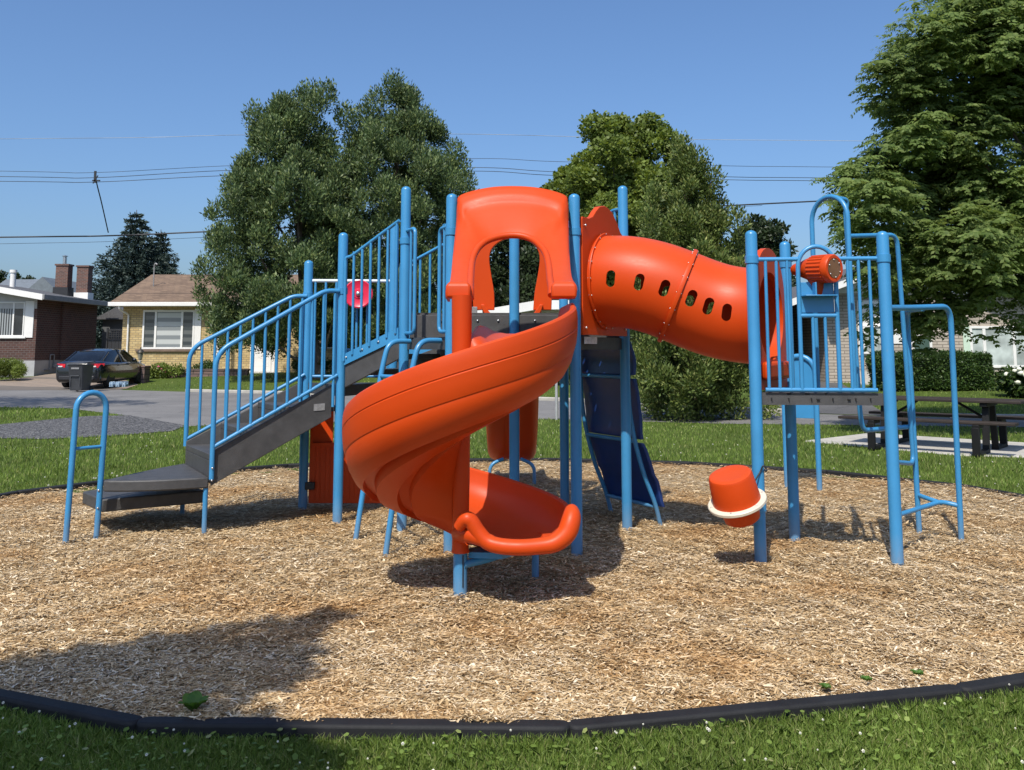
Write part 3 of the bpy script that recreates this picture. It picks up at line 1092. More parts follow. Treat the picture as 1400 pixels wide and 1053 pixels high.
# ---- far tower: front rail with arched frame and horn
za, zb = q(533, P6), q(355, P6)
fa, fb = P6 + V((0, -.0, 0)), P8
u = (fb - fa).normalized()
def fx(px):                                               # point on the front rail line below this photo column
    r = ray(px, 540); r = V((r.x / r.y, 1, 0))
    # intersect x = r.x*y with line fa + s*u
    s = (r.x * fa.y - fa.x) / (u.x - r.x * u.y)
    return fa + u * s
m = MB()
e0, e1 = fx(1047), fx(1200)
A_, B_ = fx(1097), fx(1149)
m.tube([fx(1036) + V((0, 0, zb)), V((A_.x, A_.y, zb))], .0165, 10)
m.tube([V((B_.x, B_.y, zb)), fx(1207) + V((0, 0, zb))], .0165, 10)
m.tube([V((e0.x, e0.y, za)), V((e1.x, e1.y, za))], .016, 10)
for px in (1052, 1067, 1082, 1166, 1181, 1196):
    p = fx(px)
    m.tube([V((p.x, p.y, za)), V((p.x, p.y, zb))], .0125, 8)
zmid = q(432, P6)
for px in (1115, 1132):
    p = fx(px)
    m.tube([V((p.x, p.y, za)), V((p.x, p.y, zmid))], .0125, 8)
fr = m.build('front_railing', BLUE, PS, smooth=50)
m = MB()
Rf = (B_ - A_).length / 2
mc_ = (A_ + B_) / 2
pth = [V((A_.x, A_.y, za)), V((A_.x, A_.y, zb - .06))]
zt_ = q(338, P6)
for i in range(1, 14):
    a = PI - PI * i / 14
    pth.append(mc_ + u * Rf * math.cos(a) + V((0, 0, zb - .06 + (zt_ - zb + .06) * math.sin(a))))
pth += [V((B_.x, B_.y, zb - .06)), V((B_.x, B_.y, za))]
m.tube(pth, .0165, 12)
m.tube([V((A_.x, A_.y, zmid)), V((B_.x, B_.y, zmid))], .0165, 10)
m.build('arched_frame', BLUE, fr, smooth=50)
m = MB()
zz0, zz1 = q(428, P6), q(386, P6)
m.prism([V((A_.x + .015, A_.y + .01, zz0)), V((B_.x - .015, B_.y + .01, zz0)), V((B_.x - .015, B_.y + .01, zz1)), V((A_.x + .015, A_.y + .01, zz1))], (0, .008, 0))
zs_ = q(406, P6)
m.prism([V((A_.x + .02, A_.y - .1, zs_)), V((B_.x - .02, B_.y - .1, zs_)), V((B_.x - .02, B_.y + .008, zs_)), V((A_.x + .02, A_.y + .008, zs_))], (0, 0, .008))
m.box((mc_.x - .035, mc_.y - .045, zs_ + .05), (.012, .07, .10))
hb = m.build('horn_bracket', BLUE, fr, bevel=.002, smooth=40)
D_ = at(1141, 367, P6.y - .17)
ax = V((.56, -.82, -.04)).normalized()
m = MB()
m.lathe([(.0, -.37), (.030, -.37), (.042, -.355), (.05, -.33), (.058, -.29), (.078, -.235), (.092, -.19), (.094, -.18), (.098, -.05), (.104, -.045), (.104, -.012), (.096, .0), (.076, .0), (.072, -.008), (.0, -.008)], D_, ax, 36)
a1 = ax.orthogonal().normalized(); a2 = ax.cross(a1)
for k in range(22):
    a = 2 * PI * k / 22
    dd = a1 * math.cos(a) + a2 * math.sin(a)
    m.tube([D_ - ax * .18 + dd * .0945, D_ - ax * .055 + dd * .0985], .007, 6)
gtop = D_ - ax * .17 + V((0, 0, -.06))
m.tube([gtop, gtop + V((.02, .02, -.06)), gtop + V((.035, .03, -.15)), gtop + V((.03, .03, -.20))], [.062, .048, .034, .03], 16)
horn = m.build('toy_horn', ORANGE, PS, smooth=40)
m = MB(); m.lathe([(.0, .0), (.071, .0), (.071, -.006), (.0, -.006)], D_, ax, 32)
m.build('lens', AMBER, horn, smooth=30)
bolts('bolt_ring', [D_ + (a1 * math.cos(2 * PI * k / 6) + a2 * math.sin(2 * PI * k / 6)) * .064 + ax * .003 for k in range(6)], .006, horn)

# back-right edge: arch, curved climbing loops and their feet
eb = P7 - P8
nb = V((-eb.y, eb.x, 0)).normalized()
if nb.x < 0: nb = -nb
def onb(t, o=0.0): return P8 + eb * t + nb * o
La, Lb = onb(.69), onb(.32)
Ra = (La - Lb).length / 2
ma_ = (La + Lb) / 2
ub = (La - Lb).normalized()
ztA = q(269, ma_)
pth = [V((La.x, La.y, DZT)), V((La.x, La.y, ztA - Ra))]
for i in range(1, 14):
    a = PI * i / 14
    pth.append(ma_ + ub * Ra * math.cos(a) + V((0, 0, ztA - Ra + Ra * math.sin(a))))
pth += [V((Lb.x, Lb.y, ztA - Ra)), V((Lb.x, Lb.y, DZT))]
m = MB(); m.tube(pth, .019, 12)
arch = m.build('entry_arch', BLUE, PS, smooth=50)
lx = V((2.67, 7.42, 0))
end = at(1246, 582, 7.95)
m = MB()
top = ma_ + V((0, 0, ztA))
m.tube(rnd([top, V((lx.x + .02, lx.y, ztA - .0)), V((lx.x, lx.y, ztA - .1)), V((lx.x + .06, lx.y + .03, 1.0)), V((lx.x + .08, lx.y + .04, .87)), V((end.x, end.y, .86))], .09, 6), .019, 12)
m.build('drop_loop', BLUE, PS, smooth=50)
t1 = V((lx.x, lx.y, q(323, lx)))
t2 = at(1226, 321, 7.75)
t3 = at(1249, 634, 7.92)
t4 = at(1226, 632, 7.55)
m = MB(); m.tube(rnd([t1, t2, t3, t4], .10, 8), .0185, 12)
m.build('hand_loop', BLUE, PS, smooth=50)
g1, g2 = gz(1257, 727.5), gz(1314.2, 737)
m = MB()
s0 = V((P8.x, P8.y, q(421, P8)))
t2 = at(1299, 419, g2.y - .04)
m.tube(rnd([s0, at(1240, 421, 7.2), t2, V((g2.x, g2.y, -.08))], .14, 9), .0225, 12)
lg = m.build('ladder_rail', BLUE, PS, smooth=50)
m = MB()
m.tube(rnd([at(1262, 422, 7.42), at(1240, 424, g1.y - .15), at(1241, 450, g1.y - .05), V((g1.x, g1.y, -.08))], .1, 8), .0225, 12)
m.build('ladder_rail', BLUE, PS, smooth=50)
m = MB()
zq = .27
m.tube(crom([V((P8.x + .10, P8.y + .3, zq)), V((3.28, 7.6, zq)), V((3.45, 7.72, zq + .01)), V((g2.x - .01, g2.y, zq - .01))], 6), .019, 10)
m.tube(crom([V((g1.x, g1.y, zq + .03)), V((3.40, 7.82, zq + .02)), V((3.46, 7.73, zq))], 5), .019, 10)
m.build('foot_rung', BLUE, PS, smooth=50)

# free arch with play panel behind the far tower
b1, b2 = gz(1076, 663), gz(1120.4, 666.5)
zt_ = q(487, b1)
bd = (b2 - b1); Rb = bd.length / 2; bd = bd.normalized(); bm2 = (b1 + b2) / 2
pth = [b1 + V((0, 0, -.1)), V((b1.x, b1.y, zt_ - Rb))]
for i in range(1, 12):
    a = PI - PI * i / 12
    pth.append(bm2 + bd * Rb * math.cos(a) + V((0, 0, zt_ - Rb + Rb * math.sin(a))))
pth += [V((b2.x, b2.y, zt_ - Rb)), b2 + V((0, 0, -.1))]
m = MB(); m.tube(pth, .03, 12)
fa_ = m.build('panel_arch', BLUE, PS, smooth=50)
m = MB()
pl = [b1 + bd * .03 + V((0, 0, q(571, b1))), b2 - bd * .03 + V((0, 0, q(571, b1))), b2 - bd * .03 + V((0, 0, zt_ - Rb))]
for i in range(1, 10):
    a = PI * i / 10
    pl.append(bm2 + bd * (Rb - .03) * math.cos(a) + V((0, 0, zt_ - Rb + (Rb - .03) * math.sin(a))))
pl.append(b1 + bd * .03 + V((0, 0, zt_ - Rb)))
m.prism(pl, V((-bd.y, bd.x, 0)) * .015)
m.build('arch_panel', BLUE, fa_, bevel=.003)

# tilted drum on the near post
axd = V((-.30, -.27, 1)).normalized()
bc = at(1007.5, 685, P6.y - .19)
m = MB()
m.lathe([(.0, .205), (.09, .203), (.132, .207), (.146, .202), (.154, .186), (.164, .05), (.168, .0), (.0, .0)], bc, axd, 48)
drum = m.build('drum', ORANGE, PS, smooth=40)
m = MB(); m.lathe([(.15, .006), (.200, .006), (.206, .0), (.206, -.016), (.200, -.022), (.12, -.022)], bc, axd, 56)
brim = m.build('drum_brim', CREAM, drum, smooth=40)
bolts('bolt_ring', [bc + (axd.orthogonal().normalized() * math.cos(k) + axd.cross(axd.orthogonal().normalized()) * math.sin(k)) * .186 + axd * .008 for k in [i * PI / 3 + .3 for i in range(6)]], .007, drum)
m = MB(); m.lathe([(.135, -.022), (.132, -.08), (.125, -.135), (.11, -.148), (.0, -.15)], bc + V((.01, .02, 0)), axd, 40)
m.build('drum_base', ORANGE, drum, smooth=40)
m = MB(); m.tube([bc + V((.03, .03, -.07)), V((P6.x - .02, P6.y - .02, bc.z - .05))], .03, 12); m.lathe([(PR + .001, -.05), (PR + .008, -.048), (PR + .008, .048), (PR + .001, .05)], V((P6.x, P6.y, bc.z - .05)), (0, 0, 1), 20)
m.build('drum_bracket', BLUE, drum, smooth=40)
m = MB()
kb = at(1045, 641, P6.y - .055)
m.tube(crom([bc + V((.12, .06, .09)), kb + V((-.035, 0, -.03)), kb + V((-.01, -.005, .02)), kb + V((.012, 0, .005)), kb + V((.01, .01, -.012))], 6), .0055, 8)
m.sphere(kb + V((.01, -.0, -.01)), .013, 10)
m.build('tether_cable', DARK, drum, smooth=60)
# clamps where rails meet posts
for p, z in ((P8, zb), (P6, zb), (P7, 2.2), (P3, 2.45), (PL, 2.42), (P4, 2.42), (P2, q(404, P2)), (P1, q(398, P1))):
    m = MB(); m.lathe([(PR + .001, -.03), (PR + .007, -.028), (PR + .007, .028), (PR + .001, .03)], V((p.x, p.y, z)), (0, 0, 1), 20)
    m.build('clamp', BLUE, PS, smooth=40)
# ================================================================== ground
farK = [(-70, 62), (-40, 47.5)] + [tuple(gz(x, y)[:2]) for x, y in [(170, 533.5), (253, 536), (520, 542), (760, 548.5)]] + [(4.2, 24.3), (7.0, 22.2), (9.8, 21.0), (12.5, 20.4), (40, 17.5), (90, 14)]
nearK = [(-75, 50), (-45, 38.0)] + [tuple(gz(x, y)[:2]) for x, y in [(0, 557), (90, 558.5), (178, 569), (255, 583), (400, 579), (560, 575), (760, 573.5), (1000, 580), (1120, 581), (1400, 584.5)]] + [(40, 15.0), (90, 11)]

def interp(poly, x):
    for (x0, y0), (x1, y1) in zip(poly, poly[1:]):
        if x <= x1: return y0 + (y1 - y0) * (x - x0) / (x1 - x0)
    return poly[-1][1]
FKX, FKY = np.array([p[0] for p in farK]), np.array([p[1] for p in farK])
def hgt_np(x, y):
    d = (y - np.interp(x, FKX, FKY)) * 0.86
    t = np.clip(d / 9.0, 0, 1)
    far = np.clip((y - 60) / 60, 0, 1)
    return 0.42 * t * t * (3 - 2 * t) + far * 0.6
def hgt(x, y): return float(hgt_np(np.array(x), np.array(y)))

def grassmat(name, c1, c2, c3):
    m, nt, p = newmat(name)
    n = noise(nt, 0.35, 4); n2 = noise(nt, 26, 6, rough=0.75, mapscale=(1, 1, 1)); n3 = noise(nt, 3.0, 5)
    r = ramp(nt, n2.outputs['Fac'], [(0.28, c1), (0.5, c2), (0.72, c3)])
    mm = nt.nodes.new('ShaderNodeMix'); mm.data_type = 'RGBA'; mm.blend_type = 'MULTIPLY'; mm.inputs[0].default_value = 0.8
    rr = ramp(nt, n.outputs['Fac'], [(0.3, (0.75, 0.8, 0.7)), (0.7, (1.15, 1.1, 1.0))])
    nt.links.new(r.outputs[0], mm.inputs[6]); nt.links.new(rr.outputs[0], mm.inputs[7])
    m2 = nt.nodes.new('ShaderNodeMix'); m2.data_type = 'RGBA'
    rk = ramp(nt, n3.outputs['Fac'], [(0.60, (0, 0, 0)), (0.8, (0.45, 0.45, 0.45))])
    nt.links.new(rk.outputs[0], m2.inputs[0]); nt.links.new(mm.outputs[2], m2.inputs[6]); m2.inputs[7].default_value = (0.11, 0.115, 0.035, 1)
    nt.links.new(m2.outputs[2], p.inputs['Base Color'])
    p.inputs['Roughness'].default_value = 0.9
    p.inputs['Specular IOR Level'].default_value = 0.15
    bump(nt, p, n2.outputs['Fac'], 0.9, 0.05)
    return m
LAWN = grassmat('lawn', (0.040, 0.062, 0.012), (0.082, 0.122, 0.024), (0.125, 0.170, 0.038))

xs = sorted(set([-400, -200, -110] + [float(x) for x in np.arange(-60, 60.1, 1.5)] + [float(x) for x in np.arange(-6, 6.01, .25)] + [110, 200, 400]))
ys = sorted(set([-60, -20, -5] + [float(y) for y in np.arange(0, 75.1, 1.5)] + [float(y) for y in np.arange(3, 13.51, .25)] + [95, 120, 180, 300, 600]))
EC, EA, EB = V((0.0, 8.3, 0)), 5.45, 4.55
def dug(x, y):                                            # the lawn is dug out where the chips lie
    e = math.sqrt(((x - EC.x) / EA) ** 2 + ((y - EC.y) / EB) ** 2)
    return -.12 if e < .93 else 0.0
gv = [(x, y, hgt(x, y) + dug(x, y)) for y in ys for x in xs]
nx_ = len(xs)
gf = [(j * nx_ + i, j * nx_ + i + 1, (j + 1) * nx_ + i + 1, (j + 1) * nx_ + i) for j in range(len(ys) - 1) for i in range(nx_ - 1)]
m = MB(); m.add(gv, gf)
tag(m.build('ground', LAWN, smooth=60), kind='structure')

def drape(name, poly, off, mat, step=1.5):
    bm = bmesh.new()
    vs = [bm.verts.new((x, y, 0)) for x, y in poly]
    f = bm.faces.new(vs)
    x0, x1 = min(p[0] for p in poly), max(p[0] for p in poly)
    y0, y1 = min(p[1] for p in poly), max(p[1] for p in poly)
    for k in np.arange(math.floor(x0 / step) * step + step, x1, step):
        bmesh.ops.bisect_plane(bm, geom=bm.verts[:] + bm.edges[:] + bm.faces[:], plane_co=(k, 0, 0), plane_no=(1, 0, 0))
    for k in np.arange(math.floor(y0 / step) * step + step, y1, step):
        bmesh.ops.bisect_plane(bm, geom=bm.verts[:] + bm.edges[:] + bm.faces[:], plane_co=(0, k, 0), plane_no=(0, 1, 0))
    bmesh.ops.triangulate(bm, faces=bm.faces[:])
    for v in bm.verts: v.co.z = hgt(v.co.x, v.co.y) + off
    bmesh.ops.recalc_face_normals(bm, faces=bm.faces)
    for f in bm.faces:
        if f.normal.z < 0: f.normal_flip()
    me = bpy.data.meshes.new(name)
    bm.to_mesh(me); bm.free()
    me.materials.append(mat)
    o = bpy.data.objects.new(name, me)
    COL.objects.link(o)
    tag(o, kind='structure')
    return o

def asphalt(name, c, c2):
    m, nt, p = newmat(name)
    n = noise(nt, 0.6, 6); n2 = noise(nt, 90, 3, rough=0.8)
    r = ramp(nt, n.outputs['Fac'], [(0.3, c), (0.7, c2)])
    mm = nt.nodes.new('ShaderNodeMix'); mm.data_type = 'RGBA'; mm.blend_type = 'MULTIPLY'; mm.inputs[0].default_value = 0.9
    r2 = ramp(nt, n2.outputs['Fac'], [(0.3, (0.55, 0.55, 0.55)), (0.7, (1.35, 1.33, 1.3))])
    nt.links.new(r.outputs[0], mm.inputs[6]); nt.links.new(r2.outputs[0], mm.inputs[7])
    v = nt.nodes.new('ShaderNodeTexVoronoi'); v.feature = 'DISTANCE_TO_EDGE'; v.inputs['Scale'].default_value = 0.33
    tc = nt.nodes.new('ShaderNodeTexCoord'); nn = noise(nt, 1.5, 4)
    mv = nt.nodes.new('ShaderNodeVectorMath'); mv.operation = 'ADD'
    nt.links.new(tc.outputs['Object'], mv.inputs[0]); nt.links.new(nn.outputs['Color'], mv.inputs[1]); nt.links.new(mv.outputs[0], v.inputs['Vector'])
    cr = ramp(nt, v.outputs['Distance'], [(0.0, (0.45, 0.45, 0.45)), (0.012, (1, 1, 1))])
    m3 = nt.nodes.new('ShaderNodeMix'); m3.data_type = 'RGBA'; m3.blend_type = 'MULTIPLY'; m3.inputs[0].default_value = 0.7
    nt.links.new(mm.outputs[2], m3.inputs[6]); nt.links.new(cr.outputs[0], m3.inputs[7])
    nt.links.new(m3.outputs[2], p.inputs['Base Color'])
    p.inputs['Roughness'].default_value = 0.85
    bump(nt, p, n2.outputs['Fac'], 0.4, 0.01)
    return m
ROAD = asphalt('asphalt', (0.14, 0.137, 0.135), (0.20, 0.195, 0.19))
DRIVE = asphalt('driveway_asphalt', (0.075, 0.075, 0.078), (0.11, 0.11, 0.11))
PAVER = brick('paver_driveway', (0.30, 0.23, 0.17), (0.24, 0.19, 0.15), (0.14, 0.12, 0.10), 0.4, 0.2, 0.02)
CONC = plain('concrete', (0.42, 0.40, 0.36), 0.85, 0.16, 2.5, bmp=0.2, bscale=60)
KERB = plain('kerb_concrete', (0.36, 0.34, 0.30), 0.85, 0.2, 3)
drape('road', nearK + farK[::-1], 0.006, ROAD)
def kerb(name, pts, w=.16, h=.12, mat=KERB):
    m = MB()
    L = []
    P_ = crom([V((x, y, 0)) for x, y in pts], 6)
    rr = []
    for i, p in enumerate(P_):
        d = (P_[min(i + 1, len(P_) - 1)] - P_[max(i - 1, 0)]).normalized()
        n = V((-d.y, d.x, 0))
        z = hgt(p.x, p.y)
        rr.append([p + n * 0 + V((0, 0, z - .05)), p + V((0, 0, z + h - .02)), p + n * .02 + V((0, 0, z + h)), p + n * w + V((0, 0, z + h)), p + n * w + V((0, 0, z - .05))])
    m.rings(rr)
    return tag(m.build(name, mat, smooth=40), kind='structure')
kerb('kerb', farK[3:8], h=.10)
kerb('kerb', farK[8:], h=.10)
kerb('kerb', farK[:2] + [tuple(gz(-60, 526)[:2])], h=.10)
gpath = [(-30, 21), tuple(gz(-200, 588)[:2])] + [tuple(gz(x, y)[:2]) for x, y in [(0, 581), (60, 575), (120, 569.5), (178, 568.5), (255, 582.5), (235, 590), (150, 597), (60, 601), (0, 600)]] + [tuple(gz(-200, 604)[:2]), (-30, 17)]
def gravelmat():
    m, nt, p = newmat('gravel')
    tc = nt.nodes.new('ShaderNodeTexCoord')
    v = nt.nodes.new('ShaderNodeTexVoronoi'); v.inputs['Scale'].default_value = 34
    nt.links.new(tc.outputs['Object'], v.inputs['Vector'])
    bw = nt.nodes.new('ShaderNodeRGBToBW'); nt.links.new(v.outputs['Color'], bw.inputs[0])
    r = ramp(nt, bw.outputs[0], [(0.2, (0.035, 0.035, 0.037)), (0.55, (0.10, 0.098, 0.10)), (0.8, (0.27, 0.265, 0.26))])
    nt.links.new(r.outputs[0], p.inputs['Base Color'])
    p.inputs['Roughness'].default_value = 0.9
    bump(nt, p, v.outputs['Distance'], 0.9, 0.05)
    return m
drape('gravel_path', gpath, 0.010, gravelmat())
dl = [tuple(gz(x, y)[:2]) for x, y in [(-60, 534), (165, 533.5)]] + [(-15.2, 38.5), (-18.6, 44), (-19.0, 52), (-22.2, 52), (-22.6, 44.5), (-24.6, 40)]
drape('driveway', dl, 0.012, PAVER)
dr = [(6.6, 22.6), (8.6, 21.6), (10.6, 30.6), (10.4, 36), (7.6, 36), (7.6, 30)]
drape('driveway', dr, 0.012, DRIVE)
pad = [gz(x, y) for x, y in [(1101, 604), (1188, 593.5), (1420, 608), (1475, 622), (1400, 626), (1310, 623.5)]]
m = MB(); m.prism([V((p.x, p.y, -.05)) for p in pad], (0, 0, .07))
tag(m.build('concrete_pad', CONC, bevel=.01), kind='structure')

# ================================================================== wood-chip bed
J0, J1, J2 = [V((p.x, p.y, 0)) for p in (gz(190, 985, .05), gz(778, 990, .05), gz(1312, 939, .05))]
th2 = math.atan2((J2.y - EC.y) / EB, (J2.x - EC.x) / EA)
th0 = math.atan2((J0.y - EC.y) / EB, (J0.x - EC.x) / EA) + 2 * PI
NJ = 17
joints = [J0, J1, J2]
for i in range(1, NJ):
    a = th2 + (th0 - th2) * i / NJ
    joints.append(EC + V((EA * math.cos(a), EB * math.sin(a), 0)))
BPOLY = np.array([(p.x, p.y) for p in joints])
def inpoly(x, y, poly):
    poly = np.asarray(poly)
    c = np.zeros(len(x), bool)
    n = len(poly)
    for i in range(n):
        x0, y0 = poly[i]; x1, y1 = poly[(i + 1) % n]
        if y0 == y1: continue
        k = ((y0 > y) != (y1 > y)) & (x < (x1 - x0) * (y - y0) / (y1 - y0) + x0)
        c ^= k
    return c
def hchip(x, y):
    r2 = (x - cx) ** 2 + (y - cy) ** 2
    edge = np.clip((np.sqrt(((x - EC.x) / EA) ** 2 + ((y - EC.y) / EB) ** 2) - .80) / .17, 0, 1)
    return -.012 + .034 * edge + .014 * np.sin(x * 1.7 + .6 * y) * np.sin(y * 1.9 + 1) + .008 * np.sin(x * 5.1 + 2 * y) + .03 * np.exp(-r2 / .05) + .010 * np.sin(x * 9.3 + 1.7 * np.sin(y * 4.1)) * np.sin(y * 11.0 + 1.3 * np.sin(x * 3.7)) + .006 * np.sin(x * 17 + y * 9) - .010 * np.exp(-((x - .15) ** 2 + (y - 4.9) ** 2) / .35)

def chipmat(name, island=True):
    m, nt, p = newmat(name)
    stops = [(0.0, (0.16, 0.095, 0.042)), (0.10, (0.28, 0.182, 0.088)), (0.33, (0.41, 0.292, 0.158)), (0.58, (0.52, 0.395, 0.235)), (0.82, (0.66, 0.54, 0.365)), (0.96, (0.80, 0.72, 0.57))]
    if island:
        geo = nt.nodes.new('ShaderNodeNewGeometry')
        r = ramp(nt, geo.outputs['Random Per Island'], stops)
        hgt_ = None
    else:
        tc = nt.nodes.new('ShaderNodeTexCoord')
        wn_ = noise(nt, 14, 3)
        av = nt.nodes.new('ShaderNodeVectorMath'); av.operation = 'MULTIPLY_ADD'
        nt.links.new(wn_.outputs['Color'], av.inputs[0]); av.inputs[1].default_value = (.08, .08, .08); nt.links.new(tc.outputs['Object'], av.inputs[2])
        mp = nt.nodes.new('ShaderNodeMapping'); mp.inputs['Scale'].default_value = (26, 60, 30); mp.inputs['Rotation'].default_value = (0, 0, .4)
        nt.links.new(av.outputs[0], mp.inputs[0])
        v = nt.nodes.new('ShaderNodeTexVoronoi'); v.inputs['Scale'].default_value = 1.0
        nt.links.new(mp.outputs[0], v.inputs['Vector'])
        bw = nt.nodes.new('ShaderNodeRGBToBW'); nt.links.new(v.outputs['Color'], bw.inputs[0])
        r = ramp(nt, bw.outputs[0], [(a * .8 + .1, vary(c, .8)) for a, c in stops])
        bump(nt, p, v.outputs['Distance'], 1.0, 0.03)
    n = noise(nt, 0.8, 4)
    t = ramp(nt, n.outputs['Fac'], [(0.26, (0.62, 0.46, 0.32)), (0.36, (0.92, 0.74, 0.54)), (0.5, (1.0, 0.93, 0.82)), (0.68, (1.05, 1.03, 1.01))])
    mm = nt.nodes.new('ShaderNodeMix'); mm.data_type = 'RGBA'; mm.blend_type = 'MULTIPLY'; mm.inputs[0].default_value = 1.0
    nt.links.new(r.outputs[0], mm.inputs[6]); nt.links.new(t.outputs[0], mm.inputs[7])
    nt.links.new(mm.outputs[2], p.inputs['Base Color'])
    p.inputs['Roughness'].default_value = 0.85
    p.inputs['Specular IOR Level'].default_value = 0.2
    return m
NA, NS = 180, 60
bvv, bff = [], []
def bhit(ang):
    d = V((math.cos(ang), math.sin(ang), 0)); best = 0
    for i in range(len(joints)):
        p, q_ = joints[i], joints[(i + 1) % len(joints)]
        s = q_ - p; den = d.x * s.y - d.y * s.x
        if abs(den) < 1e-9: continue
        w = p - EC
        t = (w.x * s.y - w.y * s.x) / den; u_ = (w.x * d.y - w.y * d.x) / den
        if t > 0 and -1e-6 <= u_ <= 1 + 1e-6: best = max(best, t)
    return EC + d * best
for k in range(NS + 1):
    for a in range(NA):
        p = EC.lerp(bhit(2 * PI * a / NA), max(.002, k / NS))
        bvv.append((p.x, p.y, float(hchip(p.x, p.y)) - .008))
for k in range(NS):
    for a in range(NA):
        a2_ = (a + 1) % NA
        bff.append((k * NA + a, (k + 1) * NA + a, (k + 1) * NA + a2_, k * NA + a2_))
m = MB(); m.add(bvv, bff)
tag(m.build('chip_bed', chipmat('chip_bed', False), smooth=80), kind='structure')

def sample_screen(n, y0, y1, spread=.60, pw=1.0):
    """points whose density falls with distance"""
    u_ = RNG.random(n)
    if pw == 1.0: y = 1 / (1 / y0 + (1 / y1 - 1 / y0) * u_)
    else: y = y0 + (y1 - y0) * u_
    x = (RNG.random(n) * 2 - 1) * (spread * y + .3)
    return x, y
def chips(n):
    x, y = sample_screen(n, 3.6, 12.95, .585)
    k = inpoly(x, y, BPOLY)
    x, y = x[k], y[k]
    n = len(x)
    L = RNG.uniform(.011, .031, n) * RNG.choice([1, 1, 1, 1.6], n) * (1 + .02 * y)
    W = L * RNG.uniform(.12, .34, n)
    yaw = RNG.uniform(0, 2 * PI, n)
    pit = RNG.normal(0, .13, n); rol = RNG.normal(0, .20, n)
    z = hchip(x, y) + RNG.uniform(-.004, .02, n)
    d = np.stack([np.cos(yaw) * np.cos(pit), np.sin(yaw) * np.cos(pit), np.sin(pit)], 1)
    s = np.stack([-np.sin(yaw) * np.cos(rol), np.cos(yaw) * np.cos(rol), np.sin(rol)], 1)
    c = np.stack([x, y, z], 1)
    w1, w2 = RNG.uniform(.4, 1, n)[:, None], RNG.uniform(.4, 1, n)[:, None]
    L = L[:, None]; W = W[:, None]
    sk = RNG.uniform(-.25, .25, n)[:, None] * L
    q_ = np.stack([c - d * L / 2 - s * W / 2 * w1, c + d * (L / 2 + sk) - s * W / 2 * w2, c + d * L / 2 + s * W / 2 * w2, c - d * (L / 2 - sk) + s * W / 2 * w1], 1)
    o = quads_mesh('wood_chips', q_, 4, chipmat('wood_chip'))
    tag(o, 'loose layer of tan and brown wood chips under the play structure', kind='stuff')
chips(620000)

TIMBER = plain('border_plastic', (0.014, 0.014, 0.015), 0.7, 0.3, 6, bmp=.15, bscale=120, spec=.3)
TL = ['black plastic border timber with a rounded end meeting its neighbour at the front of the chip bed', 'straight black border timber along the sunny front edge of the chip bed', 'black plastic border timber curving away along the chip bed beside the picnic side']
for i in range(len(joints)):
    p, q_ = joints[i], joints[(i + 1) % len(joints)]
    d = (q_ - p); L_ = d.length; d = d.normalized(); n = V((-d.y, d.x, 0))
    if (p + n - EC).length > (p - EC).length: n = -n
    hw = .042
    pts = []
    for k in range(9): a = -PI / 2 + PI * k / 8; pts.append(q_ + d * (-.035 + hw * math.cos(a)) + n * hw * math.sin(a))
    for k in range(9): a = PI / 2 + PI * k / 8; pts.append(p + d * (.035 + hw * math.cos(a)) + n * hw * math.sin(a))
    m = MB(); m.prism([v + V((0, 0, -.05)) for v in pts], (0, 0, .104))
    o = m.build('border_timber', TIMBER, bevel=.013, bseg=3, smooth=50)
    if i < 2: lb = ['black border timber along the front edge, passing the leafy weed in tree shade', 'black border timber along the sunny front edge, beside the small grass tufts'][i]
    else: lb = 'black plastic border timber round the back and sides of the wood chip bed'
    tag(o, lb, 'border timber', 'border timbers round the chip bed')

# ================================================================== grass with clover
GRASSM = leafmat('grass_blade', [(0.0, (0.082, 0.132, 0.022)), (0.5, (0.158, 0.235, 0.044)), (0.85, (0.22, 0.295, 0.068)), (1.0, (0.34, 0.33, 0.14))], 0.3, 0.5, 0.25)
CLOV = plain('clover_flower', (0.72, 0.70, 0.60), 0.8, 0.1)
TPOLY = BPOLY + (BPOLY - np.array([[EC.x, EC.y]])) * .011
def lawn_pts(n, y0, y1, spread=.62):
    x, y = sample_screen(n, y0, y1, spread)
    k = ~inpoly(x, y, TPOLY) & ~inpoly(x, y, gpath) & ~inpoly(x, y, [(p.x, p.y) for p in pad]) & ~inpoly(x, y, dl) & ~inpoly(x, y, dr)
    road = (y > np.interp(x, [p[0] for p in nearK], [p[1] for p in nearK]) - .05) & (y < np.interp(x, FKX, FKY) + .25)
    k &= ~road
    return x[k], y[k]
def blades(x, y, h0, h1, wmin, lean=.35):
    n = len(x)
    z = hgt_np(x, y)
    patch = .75 + .5 * (np.sin(x * 2.1 + np.sin(y * 1.7)) * np.sin(y * 2.3 + np.sin(x * 1.3)) * .5 + .5)
    h = RNG.uniform(h0, h1, n) * patch
    w = np.maximum(wmin, y / 1280 * .85) * RNG.uniform(.7, 1.3, n)
    yaw = RNG.uniform(0, 2 * PI, n)
    ly = RNG.uniform(0, 2 * PI, n); la = np.abs(RNG.normal(0, lean, n))
    b = np.stack([x, y, z], 1)
    s = np.stack([np.cos(yaw), np.sin(yaw), np.zeros(n)], 1) * w[:, None] / 2
    tip = b + np.stack([np.cos(ly) * la * h, np.sin(ly) * la * h, h], 1)
    mid = b * .45 + tip * .55 + np.stack([-np.cos(ly) * la * h * .18, -np.sin(ly) * la * h * .18, h * .06], 1)
    return np.stack([b - s, b + s, mid + s * .8, tip, mid - s * .8], 1)[:, [0, 1, 2, 3, 4], :]
x1, y1 = lawn_pts(270000, 3.3, 7.0)
x2, y2 = lawn_pts(130000, 8.5, 24)
x3, y3 = lawn_pts(30000, 20, 44)
